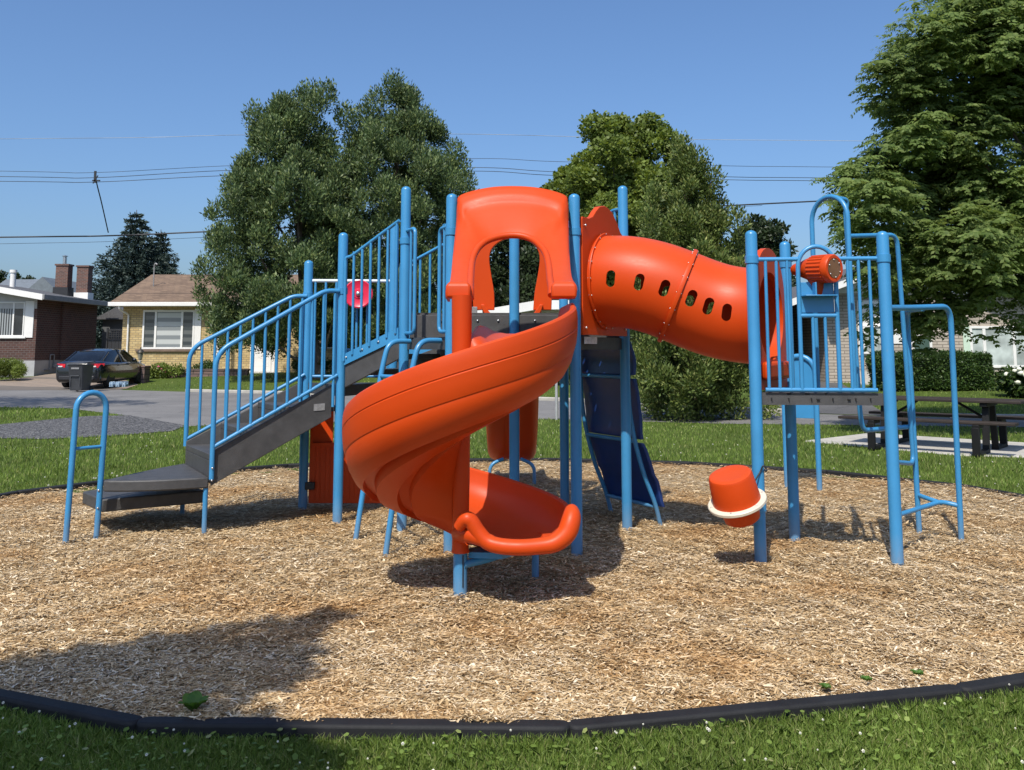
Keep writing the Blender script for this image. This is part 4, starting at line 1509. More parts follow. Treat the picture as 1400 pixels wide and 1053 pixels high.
bl = np.concatenate([blades(x1, y1, .018, .045, .0032, .7), blades(x2, y2, .03, .06, .004, .5), blades(x3, y3, .04, .08, .01, .5)])
nb_ = len(bl)
# clover heads: small facetted balls made of crossed pentagons, and trefoil leaves
fx_, fy_ = lawn_pts(240, 3.35, 6.2)
fx2, fy2 = lawn_pts(420, 9, 20)
fx_, fy_ = np.concatenate([fx_, fx2]), np.concatenate([fy_, fy2])
fl = []
for X_, Y_ in zip(fx_, fy_):
    zc_ = hgt(X_, Y_) + random.uniform(.045, .075)
    r_ = random.uniform(.003, .0065) if Y_ < 7 else random.uniform(.006, .011)
    for tilt in range(4):
        ax_ = V((math.cos(tilt * 2.4), math.sin(tilt * 2.4), .9 if tilt else 9)).normalized()
        a_ = ax_.orthogonal().normalized(); b_ = ax_.cross(a_)
        fl.append([V((X_, Y_, zc_)) + (a_ * math.cos(2 * PI * k / 5) + b_ * math.sin(2 * PI * k / 5)) * r_ for k in range(5)])
# broad clover / plantain leaves in the near strip
lx_, ly_ = lawn_pts(2600, 3.3, 6.5)
n = len(lx_)
yaw = RNG.uniform(0, 2 * PI, n); r_ = RNG.uniform(.006, .014, n); tl = RNG.normal(0, .35, n)
zz = RNG.uniform(.02, .05, n)
lv = []
for k in range(5):
    a = 2 * PI * k / 5
    lv.append(np.stack([lx_ + r_ * (np.cos(a) * np.cos(yaw) - np.sin(a) * np.sin(yaw)), ly_ + r_ * (np.cos(a) * np.sin(yaw) + np.sin(a) * np.cos(yaw)), zz + r_ * np.cos(a) * tl], 1))
lv = np.stack(lv, 1)
allq = np.concatenate([bl, lv, np.array([[tuple(p) for p in f] for f in fl])])
mi = np.zeros(len(allq), np.int32); mi[nb_ + len(lv):] = 1
tag(quads_mesh('grass', allq, 5, [GRASSM, CLOV], mi=mi), 'mown grass with small white clover heads around the chip bed', kind='stuff')

# broad-leaved weed at the front border and small tufts in the chips
def weed(name, base, n, ln, label, cat='weed', up=.8, wd=.22):
    t = thing(name, label, cat, base, world=True)
    m = MB()
    for i in range(n):
        a = 2 * PI * i / n + random.uniform(-.4, .4)
        L_ = ln * random.uniform(.7, 1.1)
        d = V((math.cos(a), math.sin(a), 0)); s = V((-d.y, d.x, 0))
        pts = []
        for k in range(5):
            t_ = k / 4
            c = V(base) + d * L_ * t_ * .7 + V((0, 0, L_ * (up * t_ - .5 * t_ * t_) + .01))
            w = L_ * wd * math.sin(PI * (.08 + .9 * t_))
            pts.append((c - s * w, c + s * w))
        m.rings([[a_, (a_ + b_) / 2 - V((0, 0, .006)), b_] for a_, b_ in pts], False, False)
    m.build('leaf_rosette', WEEDM, t, smooth=60)
    return t
WEEDM = leafmat('weed_leaf', [(0, (.06, .14, .02)), (1, (.11, .22, .035))], .35)
weed('weed', gz(264, 976, .03), 9, .10, 'broad-leaved green weed against the inner front border timber in tree shade', up=1.05, wd=.30)
for px, py in ((1130, 944), (1185, 933), (1255, 925)):
    weed('grass_tuft', gz(px, py, .02), 15, .042, 'small green tuft sprouting through the wood chips near the border', 'tuft').__setitem__('group', 'tufts in the wood chips')

# ================================================================== trees
BARK = plain('bark', (0.085, 0.065, 0.05), 0.9, 0.35, 6, bmp=.6, bscale=30)
def leaf_quads(c, size, dirn, nrm, wfrac=.5, fold=0.0):
    """rhombus leaves: c (n,3) bases, size (n,), dirn/nrm (n,3)"""
    dirn = dirn / np.linalg.norm(dirn, axis=1, keepdims=True)
    s = np.cross(dirn, nrm); s /= (np.linalg.norm(s, axis=1, keepdims=True) + 1e-9)
    L = size[:, None]
    return np.stack([c, c + dirn * L * .45 + s * L * wfrac / 2, c + dirn * L, c + dirn * L * .45 - s * L * wfrac / 2], 1)
def unit(n):
    v = RNG.normal(size=(n, 3)); return v / np.linalg.norm(v, axis=1, keepdims=True)
def clump_leaves(cl, n, size, wfrac=.55, upb=.4, outb=.6, centre=None, shell=True, ragged=1.12):
    """cl: list of (centre, (rx,ry,rz)); leaves sit mostly on the skins of the clumps"""
    cs = np.array([tuple(c) for c, r in cl]); rs = np.array([tuple(r) for c, r in cl])
    w = (rs[:, 0] * rs[:, 2]) ** .9; w /= w.sum()
    i = RNG.choice(len(cl), n, p=w)
    u_ = unit(n)
    rad = RNG.random(n) ** (.28 if shell else .45)
    p = cs[i] + u_ * rs[i] * rad[:, None] * RNG.uniform(.7, ragged, n)[:, None]
    d = unit(n) * .8 + u_ * outb + np.array([[0, 0, upb]])
    nr_ = unit(n) + u_ * .8 + np.array([[0, 0, .5]])
    return leaf_quads(p, size * RNG.uniform(.6, 1.35, n), d, nr_, wfrac)
def trunk_mesh(base, top, r0, limbs, lean=V((0, 0, 0))):
    m = MB()
    base, top = V(base), V(top)
    p = crom([base + V((0, 0, -.2)), base.lerp(top, .3) + lean, base.lerp(top, .65) + lean * .6, top], 5)
    nn = len(p)
    m.tube(p, [r0 * (1.35 if i == 0 else 1) * (1 - .85 * i / nn) for i in range(nn)], 10)
    for e in limbs:
        e = V(e)
        t = max(.12, min(.85, (e.z - base.z) / max(.1, (top.z - base.z)) * .75 - .05))
        s = p[int(t * (nn - 1))]
        md = s.lerp(e, .5) + V((0, 0, -.12 * (e - s).length + .0))
        q_ = crom([s, md, e], 5)
        rr_ = r0 * .42 * (1 - t * .6)
        m.tube(q_, [rr_ * (1 - .85 * i / len(q_)) for i in range(len(q_))], 6)
    return m
def tree(name, label, cat, base, clumps, n, size, mat, r0, group=None, nlimb=14, wfrac=.55, upb=.4, outb=.6, lean=V((0, 0, 0)), topz=None, ragged=1.12):
    t = thing(name, label, cat, base, group=group, world=True)
    zt = topz or max(c.z for c, r in clumps)
    ctop = [c for c, r in clumps if c.z > zt - 1.5]
    tx_ = sum(c.x for c in ctop) / len(ctop); ty_ = sum(c.y for c in ctop) / len(ctop)
    lim = random.sample([c for c, r in clumps], min(nlimb, len(clumps)))
    trunk_mesh(base, (tx_, ty_, zt - .4), r0, lim, lean).build('trunk', BARK, t, smooth=60)
    quads_mesh('crown', clump_leaves(clumps, n, size, wfrac, upb, outb, ragged=ragged), 4, mat, t)
    return t
def envelope(cx_, cy_, prof, nclump, rmin, rmax, flat=.8, inner=.35, zjit=.0, asym=.12):
    """clumps filling a profile [(z, radius)]"""
    out_ = []
    zs = [p[0] for p in prof]; rs_ = [p[1] for p in prof]
    wz = np.array([max(.05, r) for r in rs_])
    for k in range(nclump):
        for _ in range(30):
            z = random.uniform(zs[0], zs[-1]); R = float(np.interp(z, zs, rs_))
            if random.random() < R / max(rs_) * .9 + .1: break
        a = random.uniform(0, 2 * PI)
        R *= 1 + asym * math.sin(a * 3 + z * 1.3)
        rr_ = random.uniform(rmin, rmax) * (.55 + .45 * min(1, R / (max(rs_) * .6)))
        k_ = math.sqrt(random.uniform(inner ** 2, 1))
        rad = max(0, R * k_ - rr_ * .55)
        out_.append((V((cx_ + rad * math.cos(a), cy_ + rad * math.sin(a), z)), (rr_, rr_, rr_ * flat)))
    return out_

OAKM = leafmat('cedar_leaf', [(0, (.030, .054, .022)), (.35, (.070, .114, .044)), (.75, (.132, .188, .068)), (1, (.23, .275, .10))], .32, .5)
MAPM = leafmat('maple_leaf', [(0, (.085, .125, .022)), (.5, (.135, .185, .034)), (1, (.20, .25, .06))], .35, .5)
CEDM = leafmat('arborvitae_leaf', [(0, (.048, .078, .018)), (.5, (.098, .142, .034)), (.85, (.165, .205, .052)), (1, (.27, .28, .09))], .22, .55)
DARKM = leafmat('dark_leaf', [(0, (.015, .028, .011)), (1, (.04, .062, .022))], .2, .5)
WALM = leafmat('walnut_leaf', [(0, (.085, .135, .036)), (.5, (.145, .208, .058)), (1, (.21, .27, .085))], .45, .6, .2)
SPRM = leafmat('spruce_needle', [(0, (.022, .040, .032)), (.6, (.042, .066, .055)), (1, (.075, .105, .088))], .1, .6)

def pz(py, Y): return at(700, py, Y).z
def px_(px, Y): return at(px, 478, Y).x
g = hgt
# twin bushy evergreens behind the stairs
Y = 39.0
prA = [(pz(470, Y), 2.2), (pz(440, Y), 3.3), (pz(380, Y), 3.7), (pz(300, Y), 3.1), (pz(230, Y), 2.3), (pz(170, Y), 1.35), (pz(138, Y), .5)]
clA = envelope(px_(385, Y), Y, prA, 270, .26, .66, 1.1)
clA += [(V((px_(x, Y) + random.uniform(-.2, .2), Y + random.uniform(-.6, .6), pz(y, Y))), (.5, .5, .65)) for x, y in [(400, 140), (440, 135), (425, 150), (375, 150), (460, 160), (350, 195), (330, 235), (310, 262), (290, 330), (275, 370), (285, 420), (300, 445), (345, 165), (415, 128), (440, 190), (455, 215), (445, 240), (460, 265), (470, 300), (450, 320), (465, 345), (480, 380), (470, 190), (425, 175), (432, 205), (420, 230), (436, 255), (428, 285), (445, 300), (455, 245)]]
tree('evergreen_tree', 'tall bushy evergreen tree with a ragged top, half hiding the yellow brick house', 'tree', (px_(440, Y), Y, g(px_(440, Y), Y)), clA, 175000, .15, OAKM, .26, 'pair of evergreens across the street', wfrac=.38, upb=1.0, lean=V((-.35, 0, 0)), ragged=1.26)
Y = 40.5
prB = [(pz(470, Y), 2.4), (pz(400, Y), 3.3), (pz(290, Y), 3.4), (pz(240, Y), 3.1), (pz(190, Y), 2.1), (pz(150, Y), 1.3), (pz(125, Y), .5)]
clB = envelope(px_(541, Y), Y, prB, 250, .26, .66, 1.1)
clB += [(V((px_(x, Y) + random.uniform(-.2, .2), Y + random.uniform(-.6, .6), pz(y, Y))), (.5, .5, .65)) for x, y in [(530, 124), (510, 140), (555, 140), (575, 165), (595, 185), (615, 210), (632, 235), (640, 255), (630, 275), (490, 165), (620, 300), (470, 240), (485, 210), (478, 275), (470, 320), (485, 350), (600, 330), (610, 360), (615, 400)]]
tree('evergreen_tree', 'tall bushy evergreen tree with a pointed top, behind the turning disc and the slide hood', 'tree', (px_(530, Y), Y, g(px_(530, Y), Y)), clB, 165000, .15, OAKM, .26, 'pair of evergreens across the street', wfrac=.38, upb=1.0, ragged=1.26)
# maple and arborvitae behind the tube
Y = 44
prM = [(pz(430, Y), 2.5), (pz(330, Y), 3.6), (pz(260, Y), 3.9), (pz(215, Y), 3.0), (pz(180, Y), 1.8), (pz(165, Y), .8)]
clM = envelope(px_(850, Y), Y, prM, 75, .6, 1.15, .7)
clM += [(V((px_(x, Y), Y + random.uniform(-.8, .4), pz(y, Y))), (.7, .7, .5)) for x, y in [(850, 172), (893, 168), (830, 190), (905, 180), (800, 225), (780, 240), (762, 262), (920, 195), (930, 220), (870, 185), (760, 285), (800, 360), (815, 385), (830, 370), (805, 410), (835, 400)]]
tree('maple_tree', 'light green broadleaf maple tree rising behind the tube and the post', 'tree', (px_(850, Y), Y, g(px_(850, Y), Y)), clM, 95000, .175, MAPM, .25, wfrac=.85, upb=.1)
Y = 20.6
prC = [(.25, 1.15), (.8, 1.45), (1.6, 1.45), (2.6, 1.42), (3.6, 1.15), (4.6, .8), (5.4, .42), (5.95, .08)]
clC = envelope(px_(945, Y), Y, prC, 300, .14, .30, 1.2, inner=.5)
clC += [(V((px_(x, Y), Y - random.uniform(0, .7), pz(y, Y))), (.26, .26, .33)) for x, y in [(938, 205), (955, 225), (975, 250), (985, 285), (1003, 310), (1010, 345), (898, 270), (885, 310), (1025, 420), (1040, 480), (1045, 530), (872, 500), (868, 545), (900, 560), (950, 565), (1000, 560), (1040, 555)]]
tree('arborvitae', 'dense conical arborvitae reaching to the grass, behind the tube by the street', 'tree', (px_(945, Y), Y, 0), clC, 125000, .085, CEDM, .16, wfrac=.42, upb=.9, outb=.9, nlimb=8, ragged=1.35)
Y = 70
clD = envelope(px_(1045, Y), Y, [(pz(440, Y), 2.2), (pz(370, Y), 2.6), (pz(320, Y), 2.1), (pz(296, Y), .9)], 60, .5, 1.0, .8)
tree('dark_tree', 'dark rounded tree far off, showing above the tower post between arborvitae and walnut', 'tree', (px_(1045, Y), Y, g(px_(1045, Y), Y)), clD, 24000, .30, DARKM, .25)
Y = 85
cle = []
for x, t_, r_ in ((-5, 372, 1.6), (15, 378, 1.4), (34, 384, 1.0)):
    cle += envelope(px_(x, Y), Y, [(pz(420, Y), r_ * 1.1), (pz(395, Y), r_), (pz(t_, Y), .3)], 22, .4, .8, .9)
tree('dark_tree', 'dark distant trees peeking over the roof of the brown brick house'.replace('trees', 'tree'), 'tree', (px_(12, Y), Y, g(px_(12, Y), Y)), cle, 9000, .28, DARKM, .2)

Y = 47
clG = envelope(px_(702, Y), Y, [(pz(450, Y), 2.3), (pz(400, Y), 2.6), (pz(350, Y), 2.2), (pz(318, Y), 1.1)], 50, .5, .9, .85)
tree('dark_tree', 'dark leafy tree behind the low white house, seen through the keyhole hood', 'tree', (px_(702, Y), Y, hgt(0, Y)), clG, 26000, .22, DARKM, .2)
# walnut with drooping compound leaves
def compound_tree(name, label, base, clumps, nfrond, flen, npair, mat, r0, limbs, topz):
    t = thing(name, label, 'tree', base, world=True)
    trunk_mesh(base, (base[0] + .3, base[1] + .4, topz), r0, limbs).build('trunk', BARK, t, smooth=60)
    cs = np.array([tuple(c) for c, r in clumps]); rs_ = np.array([tuple(r) for c, r in clumps])
    w = rs_[:, 0] * rs_[:, 1]; w /= w.sum()
    per = 6                                               # leaves radiate in whorls from the twig ends
    nt_ = nfrond // per
    i = RNG.choice(len(clumps), nt_, p=w)
    ut = unit(nt_); ut[:, 2] = np.abs(ut[:, 2]) * np.where(RNG.random(nt_) < .70, 1, -.8)
    pt = cs[i] + ut * rs_[i] * (RNG.random(nt_) ** .5 * RNG.uniform(.75, 1.25, nt_))[:, None] + RNG.normal(0, .10, (nt_, 3))
    nfrond = nt_ * per
    p = np.repeat(pt, per, 0) + RNG.normal(0, .03, (nfrond, 3)); u_ = np.repeat(ut, per, 0)
    az = np.repeat(RNG.uniform(0, 2 * PI, nt_), per) + np.tile(np.arange(per) * 2 * PI / per, nt_) + RNG.normal(0, .3, nfrond)
    hd_ = np.stack([np.cos(az), np.sin(az), np.zeros(nfrond)], 1) + u_ * np.array([[.45, .45, 0]])
    hd_ /= np.linalg.norm(hd_, axis=1, keepdims=True) + 1e-9
    fl_ = flen * RNG.uniform(.7, 1.2, nfrond)
    side = np.stack([-hd_[:, 1], hd_[:, 0], np.zeros(nfrond)], 1)
    droop = RNG.uniform(.25, .85, nfrond)
    out_ = []
    for k in range(1, npair + 1):
        s = k / npair
        c = p + hd_ * (fl_ * s * .9)[:, None]
        c[:, 2] += fl_ * (.30 * s - droop * s * s)
        ll = fl_ * .42 * (1 - .45 * abs(s - .45))
        for sg in (-1, 1):
            d = side * sg + hd_ * .55; d[:, 2] -= .35 + droop * s * .6 + RNG.normal(0, .25, nfrond)
            nn_ = u_ * 1.0 + np.array([[0, -.25, .35]]) + hd_ * (.5 * s) + RNG.normal(0, .2, (nfrond, 3))
            out_.append(leaf_quads(c, ll * RNG.uniform(.8, 1.15, nfrond), d, nn_, .50))
    d = hd_.copy(); d[:, 2] -= droop
    c = p + hd_ * (fl_ * .9)[:, None]; c[:, 2] += fl_ * (.30 - droop)
    out_.append(leaf_quads(c, fl_ * .28, d, np.stack([hd_[:, 0], hd_[:, 1], np.ones(nfrond)], 1), .4))
    quads_mesh('crown', np.concatenate(out_), 4, mat, t)
    return t
Y = 16.6
bx_, by_ = px_(1500, Y), Y
clW = []
def wc(px, py, dy, r): clW.append((V((px_(px + (16 if px < 1260 else 10), Y + dy), Y + dy, pz(py, Y + dy))), (r * .9, r * .9, r * 1.0)))
for px, py, r in [(1335, 25, 1.0), (1290, 60, .75), (1250, 85, .8), (1222, 105, .7), (1265, 120, .9), (1230, 150, .45), (1205, 145, .35), (1320, 90, 1.0), (1380, 60, 1.1), (1395, 20, 1.1), (1360, 0, 1.0),
                  (1290, 160, .9), (1250, 195, .8), (1215, 215, .6), (1240, 175, .5), (1330, 190, 1.0), (1385, 150, 1.1), (1300, 230, 1.0), (1250, 250, .9), (1200, 245, .75), (1160, 240, .5), (1150, 262, .4), (1190, 275, .8),
                  (1230, 300, .9), (1290, 290, 1.0), (1350, 270, 1.1), (1395, 290, 1.0), (1180, 320, .7), (1145, 300, .45), (1210, 345, .8), (1260, 350, .95), (1320, 340, 1.0), (1380, 350, 1.0), (1190, 380, .65), (1240, 395, .75),
                  (1290, 390, .8), (1340, 390, .7), (1390, 400, .7), (1225, 430, .6), (1195, 425, .4), (1262, 440, .45), (1300, 428, .5), (1355, 432, .35), (1390, 445, .35), (1180, 455, .28), (1245, 462, .25)]:
    wc(px, py, random.uniform(-1.3, 1.0), r * .77)
for _ in range(42):
    a = random.uniform(0, 2 * PI); r = random.uniform(1.2, 4.0)
    zz_ = random.uniform(3.0, 9.5)
    c = V((bx_ + r * math.cos(a) * 1.0, by_ + .2 + r * math.sin(a) * .45, zz_))
    if 700 + 1280 * c.x / c.y < 1330: continue
    clW.append((c, (.9, .9, .5)))
random.seed(11)
compound_tree('walnut_tree', 'large spreading walnut tree with drooping compound leaves above the picnic table', (bx_, by_, 0), clW, 39000, .27, 5, WALM, .26, random.sample([c for c, r in clW if 700 + 1280 * c.x / c.y > 1310 and c.z > 3.6], 16), 7.5)

# blue spruces
def spruce(label, px, ptop, pbase, Y, half, name='spruce_tree'):
    cx_, zt = px_(px, Y), pz(ptop, Y)
    base = (cx_, Y, g(cx_, Y))
    R0 = half * Y / 1280; zb_ = pz(pbase, Y)
    t = thing(name, label, 'tree', base, group='blue spruces behind the houses', world=True)
    m = MB(); m.tube([V(base), V((cx_, Y, zt))], [.22, .02], 8); m.build('trunk', BARK, t)
    qs = []
    nlev = 26
    for k in range(nlev):
        f_ = k / nlev
        z = base[2] + .8 + (zt - base[2] - .8) * f_
        R = R0 * (zt - z) / (zt - zb_) * random.uniform(.85, 1.1) + .1
        nbz = int(6 + R * 4)
        for b in range(nbz):
            a = 2 * PI * (b + random.random()) / nbz
            Rb_ = R * random.uniform(.7, 1.12)
            npt = int(30 + Rb_ * 44)
            s = RNG.random(npt) ** .7
            pts = np.stack([cx_ + np.cos(a) * Rb_ * s, Y + np.sin(a) * Rb_ * s, z - .30 * Rb_ * s + .16 * Rb_ * s ** 3], 1)
            pts += RNG.normal(0, .07, pts.shape) * (.4 + Rb_ * .5)
            d = np.stack([np.full(npt, np.cos(a)), np.full(npt, np.sin(a)), np.full(npt, .05)], 1) + RNG.normal(0, .55, (npt, 3))
            qs.append(leaf_quads(pts, RNG.uniform(.14, .30, npt), d, unit(npt) + np.array([[0, 0, .8]]), .38))
    quads_mesh('crown', np.concatenate(qs), 4, SPRM, t)
    return t
spruce('larger blue spruce with a broad cone of branches behind the brick chimneys', 178, 287, 385, 62, 62)
spruce('smaller blue spruce standing beside its taller neighbour, above the brown shingle roof', 213, 314, 385, 64, 38)

# shade trees outside the frame, one over the photographer, one by the street
def shade_cl(pts, h, dxy=tosun):
    out_ = []
    for (px, py, r) in pts:
        p = gz(px, py)
        k = h + random.uniform(-.4, .4)
        out_.append((p + tosun / tosun.z * k, (r, r, r * .6)))
    return out_
clS = shade_cl([(20, 935, .34), (80, 925, .34), (150, 905, .3), (60, 960, .36), (120, 955, .36), (190, 940, .34), (250, 925, .32), (300, 905, .3), (215, 890, .24), (285, 875, .18), (170, 975, .3), (230, 965, .26), (350, 890, .22), (385, 868, .18), (415, 850, .14), (440, 838, .11), (380, 920, .2), (330, 935, .24), (410, 890, .14), (470, 842, .07), (350, 850, .1),
                (40, 1000, .4), (120, 1010, .4), (200, 1020, .36), (280, 1040, .3), (10, 1050, .4), (100, 1060, .4), (400, 1035, .13), (360, 1045, .16), (200, 1075, .3), (150, 1000, .34), (250, 1010, .30), (50, 1030, .4), (330, 1025, .18), (300, 1060, .26), (420, 1050, .12), (60, 1110, .5), (-80, 960, .4), (-150, 1000, .5), (-60, 1040, .5)], 5.6)
base = (-5.6, -2.6, 0)
tS = thing('shade_tree', 'broad tree standing behind the viewpoint and shading the front of the chip bed', 'tree', base, world=True)
clS2 = clS + [(V((-5.4 + random.uniform(-2.2, 2), -3 + random.uniform(-2.2, 1.6), random.uniform(5, 8.5))), (.8, .8, .6)) for _ in range(40)]
trunk_mesh(base, (-5.3, -2.8, 8), .24, [c for c, r in clS[::3]] + [c for c, r in clS2[-14:]]).build('trunk', BARK, tS, smooth=60)
quads_mesh('crown', np.concatenate([clump_leaves(clS, 16500, .10, .6, .1, .5, shell=False, ragged=1.25), clump_leaves(clS2[len(clS):], 9000, .12, .6)]), 4, MAPM, tS)
clR = []
for px, py, r in [(-40, 548, 1.5), (20, 550, 1.4), (80, 549, 1.2), (130, 551, .9), (165, 550, .6), (195, 552, .35), (-100, 550, 1.6), (-30, 560, 1.5), (60, 546, .9), (110, 556, .6)]:
    p = gz(px, py); clR.append((p + tosun / tosun.z * random.uniform(11.4, 12.6), (r, r * 1.6, r * .7)))
ctr = sum((c for c, r in clR), V((0, 0, 0))) / len(clR)
base = (-22.5, 19.0, 0)
tree('street_tree', 'leafy street tree past the gravel path, throwing shade on the road', 'tree', base, clR + [(V((-22 + random.uniform(-2, 1.5), 19 + random.uniform(-2, 2), random.uniform(7, 11))), (1, 1, .7)) for _ in range(14)], 16000, .2, MAPM, .22)

# far treeline
fr_ = []
for k in range(150):
    x = random.uniform(-120, 120); y = random.uniform(105, 135)
    fr_.append((V((x, y, random.uniform(1.2, 4.0))), (random.uniform(2, 4), 2.5, random.uniform(1.5, 2.6))))
tag(quads_mesh('distant_trees', clump_leaves(fr_, 30000, .8, .8), 4, DARKM), 'far-off belt of dark trees along the horizon', kind='stuff')

# ================================================================== hedges and shrubs
HEDM = leafmat('hedge_leaf', [(0, (.02, .045, .010)), (.6, (.04, .08, .016)), (1, (.07, .115, .024))], .2, .5)
def hedge(name, label, cat, c, s, n, size, mat=HEDM, rz=0, round_=.12, flowers=0):
    t = thing(name, label, cat, c, rz)
    m = MB(); m.box((0, 0, s[2] / 2), (s[0] - .12, s[1] - .12, s[2] - .1))
    m.build('core', DARKM, t, bevel=round_ * .8, bseg=3)
    face = RNG.choice(5, n, p=np.array([s[0] * s[2], s[0] * s[2], s[1] * s[2], s[1] * s[2], s[0] * s[1]]) / (2 * s[0] * s[2] + 2 * s[1] * s[2] + s[0] * s[1]))
    u_, v_ = RNG.uniform(-.5, .5, n), RNG.uniform(0, 1, n)
    p = np.zeros((n, 3)); nn_ = np.zeros((n, 3))
    for f_, (ax_, sg) in enumerate([(1, -1), (1, 1), (0, 1), (0, -1)]):
        k = face == f_
        p[k, ax_] = sg * s[ax_] / 2; p[k, 1 - ax_] = u_[k] * s[1 - ax_]; p[k, 2] = v_[k] * s[2]; nn_[k, ax_] = sg
    k = face == 4
    p[k, 0] = u_[k] * s[0]; p[k, 1] = (v_[k] - .5) * s[1]; p[k, 2] = s[2]; nn_[k, 2] = 1
    # round the edges
    q_ = p - np.array([0, 0, s[2] / 2]); half = np.array(s) / 2
    over = np.clip(np.abs(q_) - (half - round_), 0, None)
    ln = np.linalg.norm(over, axis=1, keepdims=True)
    fac = np.where(ln > round_, round_ / np.maximum(ln, 1e-6), 1)
    q_ = np.sign(q_) * (np.minimum(np.abs(q_), half - round_) + over * fac)
    q_[:, 2] += s[2] / 2
    bumpy = .035 * np.sin(q_[:, 0] * 5.3 + q_[:, 2] * 4) + .03 * np.sin(q_[:, 2] * 8.1 + q_[:, 0] * 3)
    q_ += nn_ * (RNG.normal(0, .035, n) + bumpy)[:, None]
    q_[:, 2] = np.maximum(q_[:, 2], .02)
    d = nn_ * .7 + unit(n) + np.array([[0, 0, .3]])
    quads_mesh('foliage', leaf_quads(q_, size * RNG.uniform(.6, 1.3, n), d, unit(n) + nn_, .6), 4, mat, t)
    return t
Y = 28.5
hx0, hx1 = px_(1208, 27.3), px_(1357, 27.3)
hz = hgt((hx0 + hx1) / 2, 27.9)
hedge('hedge', 'neatly clipped dark green hedge in front of the pale brick house', 'hedge', ((hx0 + hx1) / 2, 27.9, hz), (hx1 - hx0, 1.2, pz(485, 27.3) - hz), 26000, .07)
hx0, hx1 = px_(736, 33), px_(768, 33)
hedge('hedge', 'dark clipped hedge block seen under the spiral slide, by the white steps', 'hedge', ((hx0 + hx1) / 2 - .3, 33.6, hgt(1.2, 33.5)), (hx1 - hx0 + 1.4, 1.0, 1.25), 7000, .09)
def shrub(name, label, cat, c, s, n, size, mat, fl=None, nfl=0, flr=.06, group=None):
    t = thing(name, label, cat, c, group=group, world=True)
    c = V(c)
    cl = [(c + V((random.uniform(-.5, .5) * s[0], random.uniform(-.5, .5) * s[1], s[2] * random.uniform(.25, .72))), (s[0] * .26, s[1] * .26, s[2] * .3)) for _ in range(12)] + [(c + V((0, 0, s[2] * .45)), (s[0] * .42, s[1] * .42, s[2] * .5))]
    quads_mesh('foliage', clump_leaves(cl, n, size, .6, .3, .6), 4, mat, t)
    m = MB()
    for k in range(5): m.tube([c, c + V((random.uniform(-.3, .3) * s[0], random.uniform(-.3, .3) * s[1], s[2] * .6))], .012, 5)
    m.build('stem', BARK, t)
    if fl:
        for k in range(nfl):
            a = random.uniform(0, 2 * PI)
            p = c + V((math.cos(a) * s[0] * .45 * random.random() ** .5, -abs(math.sin(a)) * s[1] * .5, s[2] * random.uniform(.4, .98)))
            m = MB(); m.sphere(p, flr * random.uniform(.7, 1.2), 8, (1, 1, .75)); m.build('flower_head', fl, t, smooth=60)
    return t
HYDF = plain('hydrangea_bloom', (.75, .76, .62), .8, .15, 20, bmp=.8, bscale=60)
ROSEF = plain('pink_bloom', (.45, .10, .16), .8, .2, 10)
Y = 25.5
xh = px_(1396, Y)
shrub('hydrangea', 'leafy hydrangea bush with white flower heads beside the clipped hedge', 'shrub', (xh, Y, hgt(xh, Y)), (1.15, .9, .82), 3500, .13, HEDM, HYDF, 22, .095)
xh = px_(20, 42.6)
shrub('round_bush', 'round green bush on the lawn below the brown brick house window', 'shrub', (xh, 42.6, hgt(xh, 42.6) + .05), (1.2, 1.15, 1.0), 15000, .06, MAPM)
xh = px_(224, 41.5)
shrub('garden_shrub', 'leafy pale green garden plant beside the stone pillar', 'shrub', (xh, 41.5, hgt(xh, 41.5)), (1.3, .8, .65), 2200, .10, MAPM, ROSEF, 6, .05)
xh = px_(281, 43)
shrub('garden_shrub', 'small dark round shrub below the yellow brick wall, behind the stair railing', 'shrub', (xh, 43.0, hgt(xh, 43)), (.8, .8, .7), 2200, .08, HEDM)
xh = px_(430, 43.5)
shrub('garden_shrub', 'low green shrub by the yellow brick wall under the evergreen tree', 'shrub', (xh, 43.5, hgt(xh, 43.5)), (1.6, .8, .8), 2600, .10, HEDM)
# ================================================================== houses
BROWNB = brick('brown_brick', (0.10, 0.042, 0.032), (0.06, 0.028, 0.024), (0.12, 0.10, 0.09), .26, .105, .013)
YELB = brick('yellow_brick', (0.56, 0.43, 0.21), (0.42, 0.30, 0.13), (0.26, 0.20, 0.12), .26, .105, .014, .35)
GREYB = brick('pale_brick', (0.47, 0.41, 0.34), (0.38, 0.33, 0.27), (0.20, 0.17, 0.14), .36, .10, .014, .4)
REDB = brick('chimney_brick', (0.17, 0.068, 0.046), (0.085, 0.042, 0.034), (0.16, 0.135, 0.12), .21, .075, .012)
WHITE = plain('white_trim', (.72, .71, .68), .5, .06, 1.5)
OFFW = plain('stucco', (.44, .43, .41), .85, .1, 2, bmp=.15)
PARGE = plain('parged_foundation', (.36, .36, .36), .85, .14, 1.5, bmp=.15, bscale=25)
SHING = brick('brown_shingles', (0.23, 0.155, 0.10), (0.16, 0.105, 0.07), (0.10, 0.07, 0.05), .30, .075, .008, .7)
GSHING = plain('grey_shingles', (.09, .09, .095), .9, .3, 10)
GUTTER = plain('grey_metal_fascia', (.22, .22, .22), .5, .15)
def glassmat(name, c, rough=.06):
    m, nt, p = newmat(name)
    n = noise(nt, 1.2, 3)
    r = ramp(nt, n.outputs['Fac'], [(.35, vary(c, .6)), (.65, vary(c, 1.3))])
    nt.links.new(r.outputs[0], p.inputs['Base Color'])
    p.inputs['Roughness'].default_value = rough
    p.inputs['Specular IOR Level'].default_value = .7
    return m
